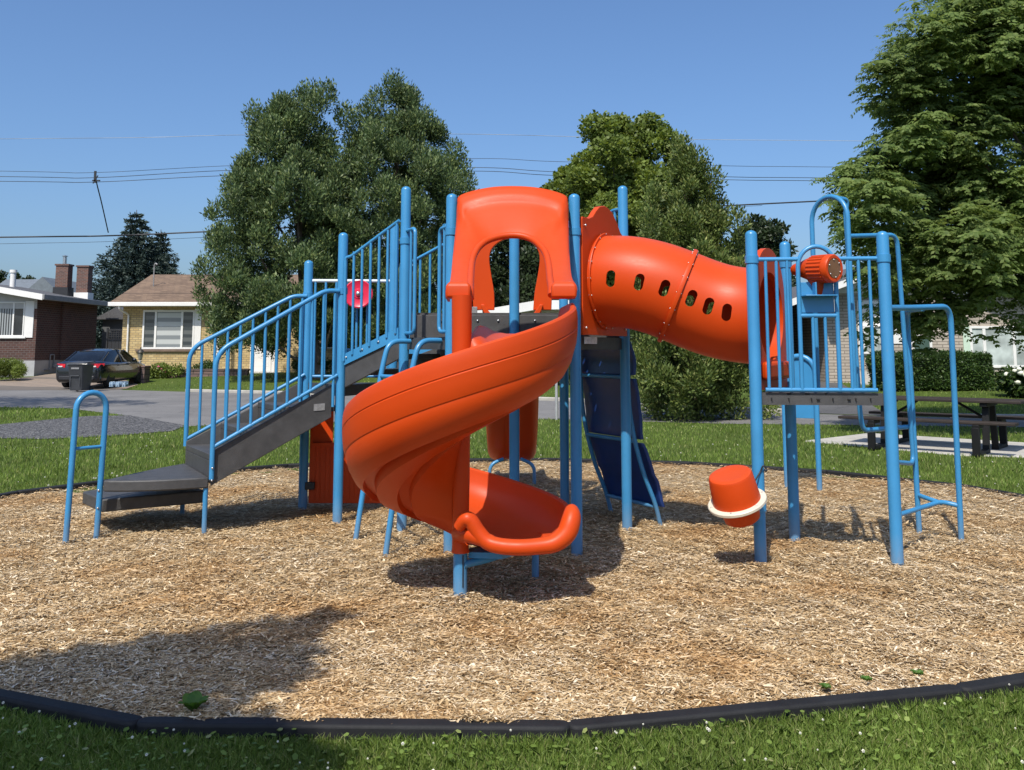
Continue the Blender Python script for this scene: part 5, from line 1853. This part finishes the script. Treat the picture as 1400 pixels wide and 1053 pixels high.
def blindmat(name, c1, c2, scale, axis=2):
    m, nt, p = newmat(name)
    tc = nt.nodes.new('ShaderNodeTexCoord')
    w = nt.nodes.new('ShaderNodeTexWave'); w.wave_type = 'BANDS'; w.bands_direction = 'XYZ'[axis]; w.inputs['Scale'].default_value = scale; w.inputs['Distortion'].default_value = .2
    nt.links.new(tc.outputs['Object'], w.inputs['Vector'])
    r = ramp(nt, w.outputs['Fac'], [(.3, c1), (.6, c2)])
    nt.links.new(r.outputs[0], p.inputs['Base Color'])
    p.inputs['Roughness'].default_value = .12
    p.inputs['Specular IOR Level'].default_value = .6
    return m
GLASS = glassmat('dark_glass', (.03, .035, .04))
BLIND = blindmat('zebra_blind', (.20, .22, .23), (.46, .48, .47), .75)
DBLIND = blindmat('dim_blind', (.045, .055, .06), (.11, .12, .12), .9)
VBLIND = blindmat('vertical_blind', (.03, .035, .04), (.30, .32, .33), 2.6, 0)
PALEG = glassmat('pale_curtained_glass', (.42, .47, .45), .08)
DOORG = plain('dark_green_door', (.05, .09, .07), .5, .1)
MINT = plain('mint_shutter', (.50, .62, .50), .6, .06)

def win(parent, x0, x1, z0, z1, y, panes, name='window', fw=.06, sill=None, fmat=WHITE):
    """window on a wall facing -y: frame part with panes as sub-parts; panes = [(x0,x1,mat)] in fractions"""
    m = MB()
    W = x1 - x0
    m.b2(x0, x1, y - .06, y + .02, z1 - fw, z1); m.b2(x0, x1, y - .06, y + .02, z0, z0 + fw)
    m.b2(x0, x0 + fw, y - .06, y + .02, z0 + fw, z1 - fw); m.b2(x1 - fw, x1, y - .06, y + .02, z0 + fw, z1 - fw)
    for a, b, mt in panes[1:]:
        xm = x0 + W * a
        m.b2(xm - fw * .6, xm + fw * .6, y - .055, y + .02, z0 + fw, z1 - fw)
    f_ = m.build(name, fmat, parent, bevel=.006)
    for a, b, mt in panes:
        m = MB(); m.b2(max(x0 + fw, x0 + W * a), min(x1 - fw, x0 + W * b), y - .018, y - .008, z0 + fw, z1 - fw)
        m.build('pane', mt, f_, smooth=0)
    if sill:
        m = MB(); m.b2(x0 - .12, x1 + .12, y - .10, y, z0 - .09, z0 - .002); m.build('sill', sill, f_, bevel=.005)
    return f_

# --- brown brick bungalow
hx = px_(48, 45)
H1 = thing('brick_house', 'dark brown brick bungalow with two chimneys and white roof fascia', 'house', (hx, 45, .40))
D1 = 6.5
m = MB()
m.b2(-9, 0, 0, D1, .58, 3.62)
w1 = m.build('wall', BROWNB, H1, smooth=0)
m = MB(); m.b2(-9.02, .02, -.02, D1 + .02, -.4, .578); m.build('foundation', PARGE, H1, smooth=0)
m = MB(); m.b2(-9, -.02, -.03, -.002, 3.05, 3.78); m.build('gable_band', OFFW, H1, smooth=0)
m = MB(); m.b2(-.002, .10, 2.4, 3.3, .58, 3.6); m.build('chimney_breast', BROWNB, H1, smooth=0)
sl = .17
def rz_(x): return 3.78 - sl * (x + .0)
m = MB()
m.prism([V((.55, -.7, rz_(.55))), V((-4.5, -.7, rz_(-4.5))), V((-9.5, -.7, rz_(-4.5) - sl * 5)), V((-9.5, -.7, rz_(-4.5) - sl * 5 - .24)), V((-4.5, -.7, rz_(-4.5) - .24)), V((.55, -.7, rz_(.55) - .24))], (0, D1 + 1.4, 0))
rf = m.build('roof', GSHING, H1, smooth=0)
m = MB()
for (xa_, za_), (xb_, zb_) in (((.57, rz_(.55) + .02), (-4.5, rz_(-4.5) + .02)), ((-4.5, rz_(-4.5) + .02), (-9.5, rz_(-4.5) - sl * 5 + .02))):
    m.prism([V((xa_, -.74, za_)), V((xb_, -.74, zb_)), V((xb_, -.74, zb_ - .28)), V((xa_, -.74, za_ - .28))], (0, .035, 0))
m.build('fascia', WHITE, rf, smooth=0)
m = MB(); m.b2(.552, .66, -.72, D1 + .7, rz_(.55) - .24, rz_(.55) + .02); m.build('gutter', GUTTER, rf, bevel=.02)
def chimney(par, x, y, z0, z1, w, d, pot=False, base=False):
    m = MB(); m.b2(x - w / 2, x + w / 2, y - d / 2, y + d / 2, z0, z1); m.b2(x - w / 2 - .05, x + w / 2 + .05, y - d / 2 - .05, y + d / 2 + .05, z1, z1 + .09)
    c = m.build('chimney', REDB, par, smooth=0)
    m = MB(); m.b2(x - w / 2 - .07, x + w / 2 + .07, y - d / 2 - .07, y + d / 2 + .07, z0 - .3, z0 + (.28 if not base else .16)); m.build('flashing', DARK if not base else WHITE, c, smooth=0)
    if pot:
        m = MB(); m.tube([V((x, y, z1 + .05)), V((x, y, z1 + .5))], .10, 14); m.lathe([(.0, .44), (.15, .44), (.15, .47), (.0, .52)], (x, y, z1 + .08), (0, 0, 1), 14); m.build('flue', STEEL, c, smooth=40)
chimney(H1, -1.50, 5.6, 4.15, 5.60, .66, .55, True)
chimney(H1, -.52, 5.9, 4.0, 5.55, .62, .55, False, True)
m = MB(); m.tube([V((-3.4, 4, 4.1)), V((-3.4, 4, 5.15))], .14, 12); m.tube([V((-3.4, 4, 5.1)), V((-3.4, 4, 5.25))], .18, 12); m.build('vent_pipe', WHITE, H1, smooth=40)
win(H1, -3.0, -.58, 1.72, 3.38, -.0, [(0, .47, VBLIND), (.47, .78, VBLIND), (.78, 1, GLASS)], sill=WHITE)
m = MB(); m.b2(-.57, -.14, -.05, -.002, 1.66, 3.42); m.build('shutter', WHITE, H1, bevel=.01)
m = MB()
m.tube(rnd([V((.06, .9, .12)), V((.06, 1.4, .12)), V((.06, 1.4, .85)), V((.06, 1.8, .85)), V((.06, 1.8, .4))], .06, 4), .03, 8)
m.lathe([(.0, 0), (.13, .02), (.15, .12), (.13, .22), (.0, .24)], (.14, 1.8, .18), (0, 0, 1), 14)
m.build('gas_meter', GUTTER, H1, smooth=40)

# --- yellow brick bungalow
hx = px_(166, 45)
H2 = thing('brick_house', 'yellow brick bungalow with brown shingle roof and a wide white window', 'house', (hx, 45, .40))
D2 = 9.0
m = MB(); m.b2(0, 14, 0, D2, -.3, 3.26); m.build('wall', YELB, H2, smooth=0)
ez, rz2 = 3.30, 5.05
m = MB()
m.prism([V((-.45, -.62, ez)), V((-.45, D2 / 2, rz2)), V((-.45, D2 + .6, ez)), V((-.45, D2 + .6, ez - .06)), V((-.45, D2 / 2, rz2 - .12)), V((-.45, -.62, ez - .06))], (14.9, 0, 0))
rf = m.build('roof', SHING, H2, smooth=0)
m = MB(); m.b2(-.45, 14.5, -.72, -.6, ez - .16, ez + .03); m.b2(-.42, 14.4, -.60, .0, ez - .15, ez - .09); m.build('gutter', WHITE, rf, bevel=.015)
m = MB(); m.tube(rnd([V((.06, -.66, ez - .1)), V((.06, -.60, ez - .3)), V((.30, -.08, ez - .55)), V((.30, -.06, .1))], .08, 4), .045, 8); m.build('downpipe', WHITE, H2, smooth=40)
win(H2, px_(194, 45) - hx, px_(265, 45) - hx, 1.12, 2.98, -.0, [(0, .25, DBLIND), (.25, .76, BLIND), (.76, 1, DBLIND)], fw=.085)
m = MB(); m.b2(px_(265, 45) - hx + .003, px_(274, 45) - hx, -.05, -.002, 1.12, 3.05); m.build('shutter', WHITE, H2, bevel=.008)
m = MB(); m.b2(px_(186, 45) - hx, px_(267, 45) - hx, -.1, -.002, 1.0, 1.115); m.build('sill', plain('brown_sill', (.16, .11, .08), .8, .2), H2, bevel=.008)
d0, d1 = px_(346, 45) - hx, px_(373, 45) - hx
m = MB(); m.b2(d0 - .12, d1 + .12, -.06, -.002, .0, 2.4); dr_ = m.build('door_frame', WHITE, H2, bevel=.01)
m = MB(); m.b2(d0 + .05, d1 - .05, -.09, -.062, .05, 2.15); m.b2(d0 + .15, d1 - .15, -.095, -.091, .3, .9)
do = m.build('door', WHITE, H2, bevel=.008)
m = MB(); m.sphere((d1 - .14, -.11, 1.05), .04, 8); m.build('handle', STEEL, do)
m = MB(); m.b2(d0 - 1.4, d0 - 1.25, -1.2, -1.05, 0, 3.1); m.build('porch_column', WHITE, H2, bevel=.02)
m = MB(); m.b2(d0 - 1.6, d1 + .5, -1.4, -.1, -.3, .04); m.build('porch_slab', CONC, H2, bevel=.015)
win(H2, d1 + 1.3, d1 + 3.1, 1.15, 2.8, 0, [(0, .5, GLASS), (.5, 1, GLASS)])
m = MB(); m.tube([V((.55, 2.2, 4.0)), V((.55, 2.2, 5.35))], .03, 8); m.tube(crom([V((.55, 2.2, 5.3)), V((.62, 2.15, 5.42)), V((.74, 2.1, 5.36))], 4), .04, 8); m.build('service_mast', GUTTER, H2, smooth=40)

# --- gate and shed in the gap
xg = px_(160, 47.5)
GT = thing('wooden_gate', 'black gate with a lattice top between the brown and the yellow brick house', 'gate', (xg, 47.5, .4))
m = MB()
for k in range(5): m.b2(-.46 + k * .18, -.46 + k * .18 + .17, -.015, .015, .05, 1.55)
gp = m.build('board_panel', DARK, GT, bevel=.004)
m = MB()
m.b2(-.48, .46, -.03, .03, 2.05, 2.12); m.b2(-.48, .46, -.03, .03, 1.56, 1.64)
for k in range(8): m.b2(-.45 + k * .122, -.45 + k * .122 + .03, -.012, .012, 1.64, 2.05)
for k in range(3): m.b2(-.46, .44, -.018, -.0125, 1.74 + k * .1, 1.77 + k * .1)
m.build('lattice', DARK, GT, smooth=0)
m = MB(); m.b2(-.56, -.485, -.05, .05, 0, 2.2); m.b2(.465, .54, -.05, .05, 0, 2.2); m.build('gate_post', DARK, GT, bevel=.006)
xg = px_(160, 53.5)
SH = thing('grey_shed', 'small grey outbuilding glimpsed through the gap above the black gate', 'shed', (xg, 53.5, .42))
m = MB(); m.b2(-.9, .9, 0, 2.5, 0, 2.9); m.build('wall', plain('grey_siding', (.10, .105, .11), .8, .1), SH, smooth=0)
m = MB(); m.prism([V((-1.1, -.3, 2.9)), V((0, -.3, 3.5)), V((1.1, -.3, 2.9)), V((1.1, -.3, 2.78)), V((-1.1, -.3, 2.78))], (0, 3.1, 0)); m.build('roof', GSHING, SH, smooth=0)
# far grey roof behind the brown house
xg = px_(52, 78)
FH = thing('grey_house', 'distant house with a dark grey gable roof, peeking over the brown brick house', 'house', (xg, 78, 1.0))
m = MB(); m.b2(-3.5, 1.1, 0, 6, 0, 4.5); m.build('wall', OFFW, FH, smooth=0)
m = MB(); zr_ = pz(379, 78) - 1.0; ze_ = pz(398, 78) - 1
m.prism([V((1.5, -.4, ze_)), V((.2, -.4, zr_)), V((-1.1, -.4, ze_)), V((-1.1, -.4, ze_ - .15)), V((1.5, -.4, ze_ - .15))], (0, 6.5, 0))
m.prism([V((.2, 2.2, zr_ - .02)), V((-4.2, 2.2, zr_ - .02)), V((-4.2, -.2, ze_)), V((.2, -.2, ze_))], (0, 0, -.1))
m.build('roof', plain('slate_roof', (.13, .15, .17), .7, .15), FH, smooth=0)

# --- white house behind the slide
Yc = 39.0
xc0, xc1 = px_(628, Yc), px_(835, Yc)
H3 = thing('white_house', 'low house with a broad white roof edge, glimpsed through the keyhole hood', 'house', (xc0, Yc, .40))
Wc = xc1 - xc0
m = MB(); m.b2(.4, Wc - .4, 0, 7, -.3, 2.72); m.build('wall', plain('beige_siding', (.40, .38, .33), .8, .08), H3, smooth=0)
m = MB()
oo = V((xc0, Yc, .40))
m.prism([at(x, y, 38.2) - oo for x, y in ((640, 427), (735, 410.5), (835, 410.5), (835, 423), (735, 423), (640, 439))], (0, 9, 0)); m.build('roof', WHITE, H3, smooth=0)
win(H3, 2.2, 4.0, .9, 2.2, 0, [(0, .5, GLASS), (.5, 1, GLASS)])
m = MB()
for k in range(5):
    m.b2(px_(790, 34) - xc0, px_(812, 34) - xc0, -5 + k * .28, -3.2, -.1 + k * .2, -.1 + (k + 1) * .2 - .002 * 0)
m.build('steps', CONC, H3, smooth=0)
m = MB(); m.b2(px_(790, 34) - xc0, px_(818, 34) - xc0, -3.19, -.02, -.1, .95); m.build('stoop', WHITE, H3, smooth=0)

# --- pale brick house on the near side street
Yr = 31.0
x0r = px_(1132, Yr)
H4 = thing('brick_house', 'pale brick bungalow with white gable edge, carport and curtained window behind the hedge', 'house', (x0r, Yr, .36))
L = lambda px: px_(px, Yr) - x0r
Z = lambda py: pz(py, Yr) - .36
m = MB(); m.b2(0, 9.5, 0, 8, -.3, 3.0); m.b2(-3.2, -.02, 7.8, 8, -.3, 2.6); m.build('wall', GREYB, H4, smooth=0)
m = MB(); m.b2(L(1174), L(1214), -.03, -.002, Z(486), 2.75); m.b2(L(1214), L(1246), -.03, -.002, Z(470), 2.9); m.build('white_siding', WHITE, H4, smooth=0)
rk = [(-3.6, 1.95), (3.4, 4.45), (10.0, 2.1)]
m = MB()
m.prism([V((x, -.9, z)) for x, z in rk] + [V((x, -.9, z - .1)) for x, z in rk[::-1]], (0, 9.3, 0))
rf = m.build('roof', GSHING, H4, smooth=0)
m = MB()
for (xa_, za_), (xb_, zb_) in zip(rk, rk[1:]):
    m.prism([V((xa_, -.94, za_ + .02)), V((xb_, -.94, zb_ + .02)), V((xb_, -.94, zb_ - .20)), V((xa_, -.94, za_ - .20))], (0, .038, 0))
m.build('fascia', WHITE, rf, smooth=0)
m = MB()
m.prism([V((0, -.02, 2.99)), V((7.5, -.02, 2.99)), V((3.4, -.02, 4.3)), V((.1, -.02, 3.1))], (0, .02, 0)); m.build('gable', WHITE, H4, smooth=0)
m = MB(); m.b2(-.16, .16, -.75, -.45, 2.35, 3.0); m.build('soffit_block', WHITE, H4, smooth=0)
m = MB(); m.b2(-3.3, -3.2, -.6, 8, -.3, 2.0); m.b2(-3.2, -.02, 7.7, 7.79, -.3, 2.4); m.build('carport_wall', DARK, H4, smooth=0)  # near-black colour carries the carport's inner shade, in front of the brick back
win(H4, L(1180), L(1206), Z(484), Z(445), -.032, [(0, .5, PALEG), (.5, 1, PALEG)])
m = MB(); m.b2(L(1245), L(1274), -.06, -.002, -.2, Z(458)); m.build('door_frame', WHITE, H4, bevel=.008)
m = MB(); m.b2(L(1249), L(1270), -.09, -.062, -.15, Z(462)); d_ = m.build('door', DOORG, H4, bevel=.008)
m = MB(); m.sphere((L(1267), -.12, .95), .035, 8); m.build('handle', STEEL, d_)
m = MB(); m.b2(L(1317), L(1326), -.05, -.002, Z(500), Z(446)); m.build('shutter', MINT, H4, bevel=.006)
win(H4, L(1326), L(1412), Z(503), Z(446), 0, [(0, .23, PALEG), (.23, .70, PALEG), (.70, 1, PALEG)], fw=.08)
m = MB()
for k in range(3): m.b2(L(1165) - .2 + 0, L(1165) + .9, -1.2 + k * .3, -.62, -.1 + k * .18, -.1 + (k + 1) * .18)
m.build('steps', CONC, H4, smooth=0)
m = MB(); m.tube(rnd([V((L(1165) + 1.0, -1.3, -.1)), V((L(1165) + 1.0, -1.3, .75)), V((L(1165) + 1.0, -.05, 1.3))], .1, 4), .02, 8); m.build('step_handrail', DARK, H4, smooth=40)

# ================================================================== car in the driveway
CARP, cnt, cp = newmat('black_car_paint')
cp.inputs['Base Color'].default_value = (.006, .008, .012, 1); cp.inputs['Roughness'].default_value = .22; cp.inputs['Coat Weight'].default_value = .8; cp.inputs['Coat Roughness'].default_value = .05
CGL = glassmat('tinted_car_glass', (.008, .010, .012), .04)
RED = plain('tail_light_red', (.55, .012, .02), .2, .2, 20)
LAMPC = plain('clear_lens', (.6, .58, .55), .2, .1)
RUB = plain('tyre_rubber', (.018, .018, .018), .8, .2)
RIM = plain('dark_alloy', (.05, .05, .055), .35, .2, metallic=.6)
cyr = 35.6
cxr = px_(107, cyr)
CAR = thing('parked_car', 'black four-door sedan parked nose-in on the paver driveway, tail lights to the street', 'car', (cxr, cyr, hgt(cxr, cyr + 1) + .015), math.radians(-1.5))
zc_tilt = math.atan2(hgt(cxr, cyr + 4) - hgt(cxr, cyr), 4.0)
CAR.rotation_euler = (zc_tilt, 0, math.radians(-1.5))
CAR.location.z = hgt(cxr, cyr) + .015
bs = [(0, .72, .36, .78), (.05, .82, .28, .93), (.16, .87, .24, 1.00), (.4, .90, .22, 1.03), (.9, .915, .2, 1.0), (1.6, .92, .2, .965), (2.4, .92, .2, .945), (3.2, .915, .2, .93), (3.7, .90, .21, .88), (4.2, .86, .22, .79), (4.45, .80, .25, .69), (4.56, .68, .33, .58)]
rr = []
for y, hw, zb, zt in bs:
    H_ = zt - zb
    half = [(hw * .86, zb), (hw * .97, zb + H_ * .12), (hw, zb + H_ * .40), (hw * 1.0, zb + H_ * .62), (hw * .985, zb + H_ * .82), (hw * .94, zb + H_ * .95), (hw * .84, zt), (hw * .4, zt + .02)]
    rr.append([V((x, y, z)) for x, z in half] + [V((-x, y, z)) for x, z in half[::-1]])
m = MB(); m.rings(rr); body = m.build('body', CARP, CAR, smooth=50)
gs = [(.42, .70, .66, 1.0, 1.03), (.75, .77, .62, .98, 1.20), (1.15, .80, .59, .97, 1.38), (1.55, .81, .585, .96, 1.445), (2.1, .81, .585, .95, 1.46), (2.55, .80, .58, .94, 1.42), (3.0, .79, .62, .92, 1.24), (3.5, .76, .70, .90, .95)]
rr = []
for y, hb_, ht_, z0, z1 in gs:
    half = [(hb_, z0), ((hb_ * .45 + ht_ * .55) + .02, z0 + (z1 - z0) * .55), (ht_ + .02, z1 - .05 * (z1 - z0)), (ht_ * .8, z1), (0.001, z1 + .012)]
    rr.append([V((x, y, z)) for x, z in half] + [V((-x, y, z)) for x, z in half[::-1]])
m = MB(); m.rings(rr); m.build('window_glass', CGL, CAR, smooth=50)
rr = []
for y, hb_, ht_, z0, z1 in gs[2:6]:
    rr.append([V((ht_ + .028, y, z1 - .035)), V((ht_ * .8, y, z1 + .012)), V((0, y, z1 + .024)), V((-ht_ * .8, y, z1 + .012)), V((-ht_ - .028, y, z1 - .035)), V((-ht_ * .8, y, z1 - .02)), V((ht_ * .8, y, z1 - .02))])
m = MB(); m.rings(rr); m.build('roof', CARP, CAR, smooth=50)
for s in (-1, 1):
    for (ya, hb0, ht0, z0, z1), (yb, hb1, ht1, z2, z3) in ((gs[0], gs[2]), (gs[5], gs[7])):
        m = MB(); m.tube([V((s * (hb0 if ya < 2 else ht0 + .02), ya, z0 if ya < 2 else z1 - .03)), V((s * (ht1 + .03 if ya < 2 else hb1), yb, z3 - .03 if ya < 2 else z2))], .045, 8)
        m.build('pillar', CARP, CAR, smooth=60)
    m = MB(); m.tube([V((s * .825, 1.95, .95)), V((s * .625, 1.95, 1.43))], .03, 8)
    m.build('pillar', CARP, CAR, smooth=60)
    m = MB()
    m.prism([V((s * .46, .035, .80)), V((s * .80, .07, .80)), V((s * .885, .36, .86)), V((s * .88, .40, .95)), V((s * .80, .10, .955)), V((s * .46, .06, .94))], (0, -.045, .0))
    m.build('tail_light', RED, CAR, bevel=.012)
    m = MB(); m.box((s * .64, .012, .845), (.16, .05, .05)); m.build('reverse_light', LAMPC, CAR, bevel=.01)
    m = MB(); m.sphere((s * .98, 2.75, 1.0), .10, 10, (1, .6, .7)); m.build('wing_mirror', CARP, CAR, smooth=60)
    for y in (1.55, 2.45):
        m = MB(); m.box((s * .925, y, .84), (.03, .16, .03)); m.build('door_handle', CARP, CAR, bevel=.008)
    for y in (.92, 3.62):
        m = MB(); m.lathe([(.19, -.10), (.29, -.11), (.325, -.08), (.325, .08), (.29, .11), (.19, .10)], (s * .80, y, .325), (s, 0, 0), 28)
        t_ = m.build('wheel', RUB, CAR, smooth=40)
        m = MB(); m.lathe([(.0, .06), (.05, .075), (.06, .06), (.19, .09), (.20, .10), (.205, .08), (.205, -.05), (.0, -.05)], (s * .80, y, .325), (s, 0, 0), 24)
        for k in range(7):
            a = 2 * PI * k / 7
            m.tube([V((s * .875, y + .05 * math.cos(a), .325 + .05 * math.sin(a))), V((s * .895, y + .19 * math.cos(a), .325 + .19 * math.sin(a)))], .018, 6)
        m.build('rim', RIM, t_, smooth=40)
m = MB(); m.box((0, .0, .42), (1.35, .10, .16)); m.build('bumper_valance', DARK, CAR, bevel=.03)
m = MB(); m.box((0, .01, .84), (.40, .03, .13)); m.build('number_plate', STICK, CAR, bevel=.006)
m = MB(); m.box((0, .012, .935), (.8, .03, .025)); m.build('trunk_trim', STEEL, CAR, bevel=.005)

# ================================================================== kerb-side things
xb, yb = gz(109, 536).x, gz(109, 536).y
BIN = thing('wheelie_bin', 'grey wheeled refuse bin with closed lid at the end of the paver driveway', 'bin', (xb, yb, hgt(xb, yb) + .01), math.radians(-8))
GREYP = plain('grey_bin_plastic', (.05, .053, .058), .5, .15)
rr = []
for z, w, d in ((.05, .46, .5), (.1, .48, .54), (.9, .58, .68), (.93, .62, .72), (.97, .62, .72)):
    rr.append([V((x * w / 2, y * d / 2, z)) for x, y in ((-.9, -1), (.9, -1), (1, -.9), (1, .9), (.9, 1), (-.9, 1), (-1, .9), (-1, -.9))])
m = MB(); m.rings(rr); bb = m.build('body', GREYP, BIN, bevel=.01, smooth=40)
m = MB(); m.b2(-.17, .17, -.365, -.33, .55, .585); m.b2(-.19, -.165, -.33, -.30, .18, .55); m.b2(.165, .19, -.33, -.30, .18, .55); m.build('front_rib', GREYP, bb, bevel=.006)
m = MB(); m.prism([V((-.33, -.40, .985)), V((.33, -.40, .985)), V((.33, .36, 1.04)), V((-.33, .36, 1.04))], (0, 0, .035)); m.tube([V((-.28, .42, 1.0)), V((.28, .42, 1.0))], .018, 8)
m.build('lid', GREYP, BIN, bevel=.015)
m = MB(); m.b2(-.15, .15, -.355, -.345, .80, .86); m.build('label_plate', STICK, bb, smooth=0)
for s in (-1, 1):
    m = MB(); m.lathe([(.0, -.03), (.09, -.03), (.10, 0), (.09, .03), (.0, .03)], (s * .27, .27, .10), (1, 0, 0), 18); m.build('wheel', RUB, BIN, smooth=40)
# shrink-wrapped bottles
xw, yw = gz(160, 532.5).x, gz(160, 532.5).y
WP = thing('bottle_pack', 'clear bags of blue water bottles left on the kerb by the dark car', 'bottle pack', (xw, yw, hgt(xw, yw) + .10))
WPM, wnt, wp = newmat('water_wrap')
wp.inputs['Base Color'].default_value = (.38, .52, .66, 1); wp.inputs['Roughness'].default_value = .15; wp.inputs['Transmission Weight'].default_value = .35
nn_ = noise(wnt, 14, 4); bump(wnt, wp, nn_.outputs['Fac'], .6, .05)
for k in range(3):
    m = MB()
    for i in range(5):
        for j in range(2):
            m.tube([V((-.22 + k * .24 + j * .08, -.12 + i * .06, 0)), V((-.22 + k * .24 + j * .08, -.12 + i * .06, .14 + .02 * k % .05)), V((-.22 + k * .24 + j * .08, -.12 + i * .06, .19))], [.033, .033, .014], 8)
    m.sphere((-.18 + k * .24, 0, .09), .12, 12, (1.0, 1.2, .7))
    m.build('bottle_bag', WPM, WP, smooth=60)
# stone pillar, wall, lamp
xp_, yp_ = px_(193, 39.5), 39.5
STONE = brick('split_stone', (.20, .13, .115), (.13, .09, .08), (.06, .05, .045), .45, .2, .02, .6)
SP = thing('stone_pillar', 'squat reddish stone block pillar at the corner of the driveway and lawn', 'pillar', (xp_, yp_, hgt(xp_, yp_) - .05))
m = MB(); m.b2(-.34, .30, -.3, .3, 0, .68); m.build('block_stack', STONE, SP, bevel=.02)
m = MB(); m.b2(-.37, .33, -.33, .33, .681, .76); m.build('cap_stone', STONE, SP, bevel=.02)
xl_ = px_(192.5, 41)
LP = thing('garden_lamp', 'old-fashioned lantern on a short white post behind the stone pillar', 'garden lamp', (xl_, 41, hgt(xl_, 41)))
m = MB(); m.lathe([(.09, 0), (.09, .5), (.055, .55), (.05, .78), (.08, .82), (.0, .84)], (0, 0, 0), (0, 0, 1), 14); m.build('lamp_post', WHITE, LP, smooth=40)
m = MB(); m.lathe([(.0, .84), (.05, .84), (.09, .9), (.13, 1.18), (.0, 1.18)], (0, 0, 0), (0, 0, 1), 6); lt = m.build('lantern', glassmat('lamp_glass', (.2, .2, .16)), LP, smooth=0)
m = MB(); m.lathe([(.16, 1.185), (.10, 1.29), (.03, 1.33), (.03, 1.40), (.0, 1.42)], (0, 0, 0), (0, 0, 1), 12); m.build('lamp_cap', plain('bronze', (.06, .055, .045), .5, .2, metallic=.5), LP, smooth=40)
RW = thing('garden_wall', 'low brown stone garden wall running from the pillar along the yellow house', 'garden wall', (px_(210, 41.8), 41.8, hgt(-15, 41.8) - .05))
m = MB(); m.b2(0, 4.2, 0, .3, 0, .34); m.build('block_course', STONE, RW, bevel=.01)
m = MB(); m.b2(-.02, 4.25, -.03, .33, .342, .42); m.build('coping', STONE, RW, bevel=.01)

# ================================================================== sign post by the street
sp0 = gz(761, 574)
SG = thing('sign_post', 'thin grey metal post standing on the grass by the street', 'post', (sp0.x, sp0.y, 0))
m = MB(); m.tube([V((0, 0, -.1)), V((0, 0, 1.95))], .032, 10); m.build('pole', plain('galvanised', (.42, .42, .42), .4, .1, metallic=.3), SG, smooth=50)
m = MB(); m.lathe([(.04, 1.9), (.04, 1.97), (.0, 1.98)], (0, 0, 0), (0, 0, 1), 10); m.build('cap', GUTTER, SG)

# ================================================================== picnic table
PT = thing('picnic_table', 'long brown picnic table with two benches and black steel legs on a concrete pad', 'picnic table', (6.47, 14.45, .02), math.radians(-39))
WOODB = plain('brown_composite_board', (.032, .024, .020), .7, .3, 5, spec=.3)
BLK = plain('black_steel', (.006, .006, .006), .6, .2, spec=.3)
m = MB()
for k in range(5): m.b2(-1.22, 1.22, -.37 + k * .15, -.37 + k * .15 + .14, .71, .75)
m.build('tabletop', WOODB, PT, bevel=.008)
for s in (-1, 1):
    m = MB()
    for k in range(2): m.b2(-1.22, 1.22, s * .70 - .14 + k * .145, s * .70 - .14 + k * .145 + .135, .43, .47)
    m.build('bench', WOODB, PT, bevel=.008)
for x in (-.72, .72):
    m = MB()
    m.b2(x - .05, x + .05, -.34, .34, .655, .708)
    for s in (-1, 1):
        R45 = Matrix.Rotation(s * .16, 3, 'X')
        m.box((x, s * .24, .345), (.09, .07, .66), M=R45)
        m.b2(x - .05, x + .05, s * .84 - .05, s * .84 + .03, .0, .39)
        m.b2(x - .05, x + .05, min(s * .26, s * .86), max(s * .26, s * .86), .0, .055)
        m.b2(x - .045, x + .045, min(s * .56, s * .86), max(s * .56, s * .86), .375, .428)
    m.build('leg_frame', BLK, PT, bevel=.006)
m = MB()
for s in (-1, 1):
    m = MB(); m.tube([V((s * .70, 0, .45)), V((s * .28, 0, .70))], .02, 8)
    m.build('brace', BLK, PT, smooth=40)

# ================================================================== overhead wires
WIRE = plain('wire', (.015, .016, .018), .6, .1)
WIREL = plain('bright_wire', (.30, .33, .36), .4, .1)
def wire(name, label, pts, Y, r, mat=WIRE, sag=.0):
    p = [at(x, y, Y) for x, y in pts]
    a, b = p[0], p[-1]
    d0 = p[0] + (p[0] - p[1]).normalized() * 30
    d1 = p[-1] + (p[-1] - p[-2]).normalized() * 30
    m = MB(); m.tube(crom([d0] + p + [d1], 10), r, 6, caps=False)
    o = m.build(name, mat, smooth=60)
    return tag(o, label, 'power line', 'overhead wires above the street')
wire('power_line', 'topmost faint pale wire, running far above all the other wires', [(0, 190), (200, 188), (340, 184.5), (640, 183.5), (900, 190), (1195, 193)], 60, .016, WIREL)
wire('power_line', 'upper wire of the close bundle of three crossing behind the twin evergreens', [(0, 234), (130, 236), (330, 226), (640, 217), (760, 221), (1000, 227), (1140, 228.5)], 54, .013)
wire('power_line', 'middle wire of the close bundle of three crossing behind the twin evergreens', [(0, 241.5), (130, 243), (330, 232.5), (640, 229), (760, 235), (1000, 242), (1140, 243.5)], 54, .017)
wire('power_line', 'lower wire of the close bundle of three crossing behind the twin evergreens', [(0, 248), (130, 249), (330, 239.5), (640, 234), (760, 240), (1000, 246), (1140, 247.5)], 54, .017)
wire('power_line', 'thick dark low cable passing just above the blue spruces', [(0, 324.5), (145, 322.5), (290, 316.5), (500, 306)], 44, .034)
wire('power_line', 'thin grey cable just below the thick dark one, behind the blue spruces', [(0, 333.5), (145, 330.5), (290, 324), (500, 312)], 70, .014)
m = MB(); m.tube(crom([at(131, 243, 54), at(133, 254, 54.5), at(139, 278, 56), at(148, 318, 59)], 8), .035, 6)
m.box(at(130, 242, 54), (.12, .08, .70)); m.box(at(131.5, 247, 54), (.45, .08, .07)); m.tube([at(127, 251, 54), at(134, 240, 54)], .035, 6)
tag(m.build('service_drop', WIRE, smooth=40), 'twisted drop cable hanging from the bundle of three wires down towards the spruce', 'power line', 'overhead wires above the street')
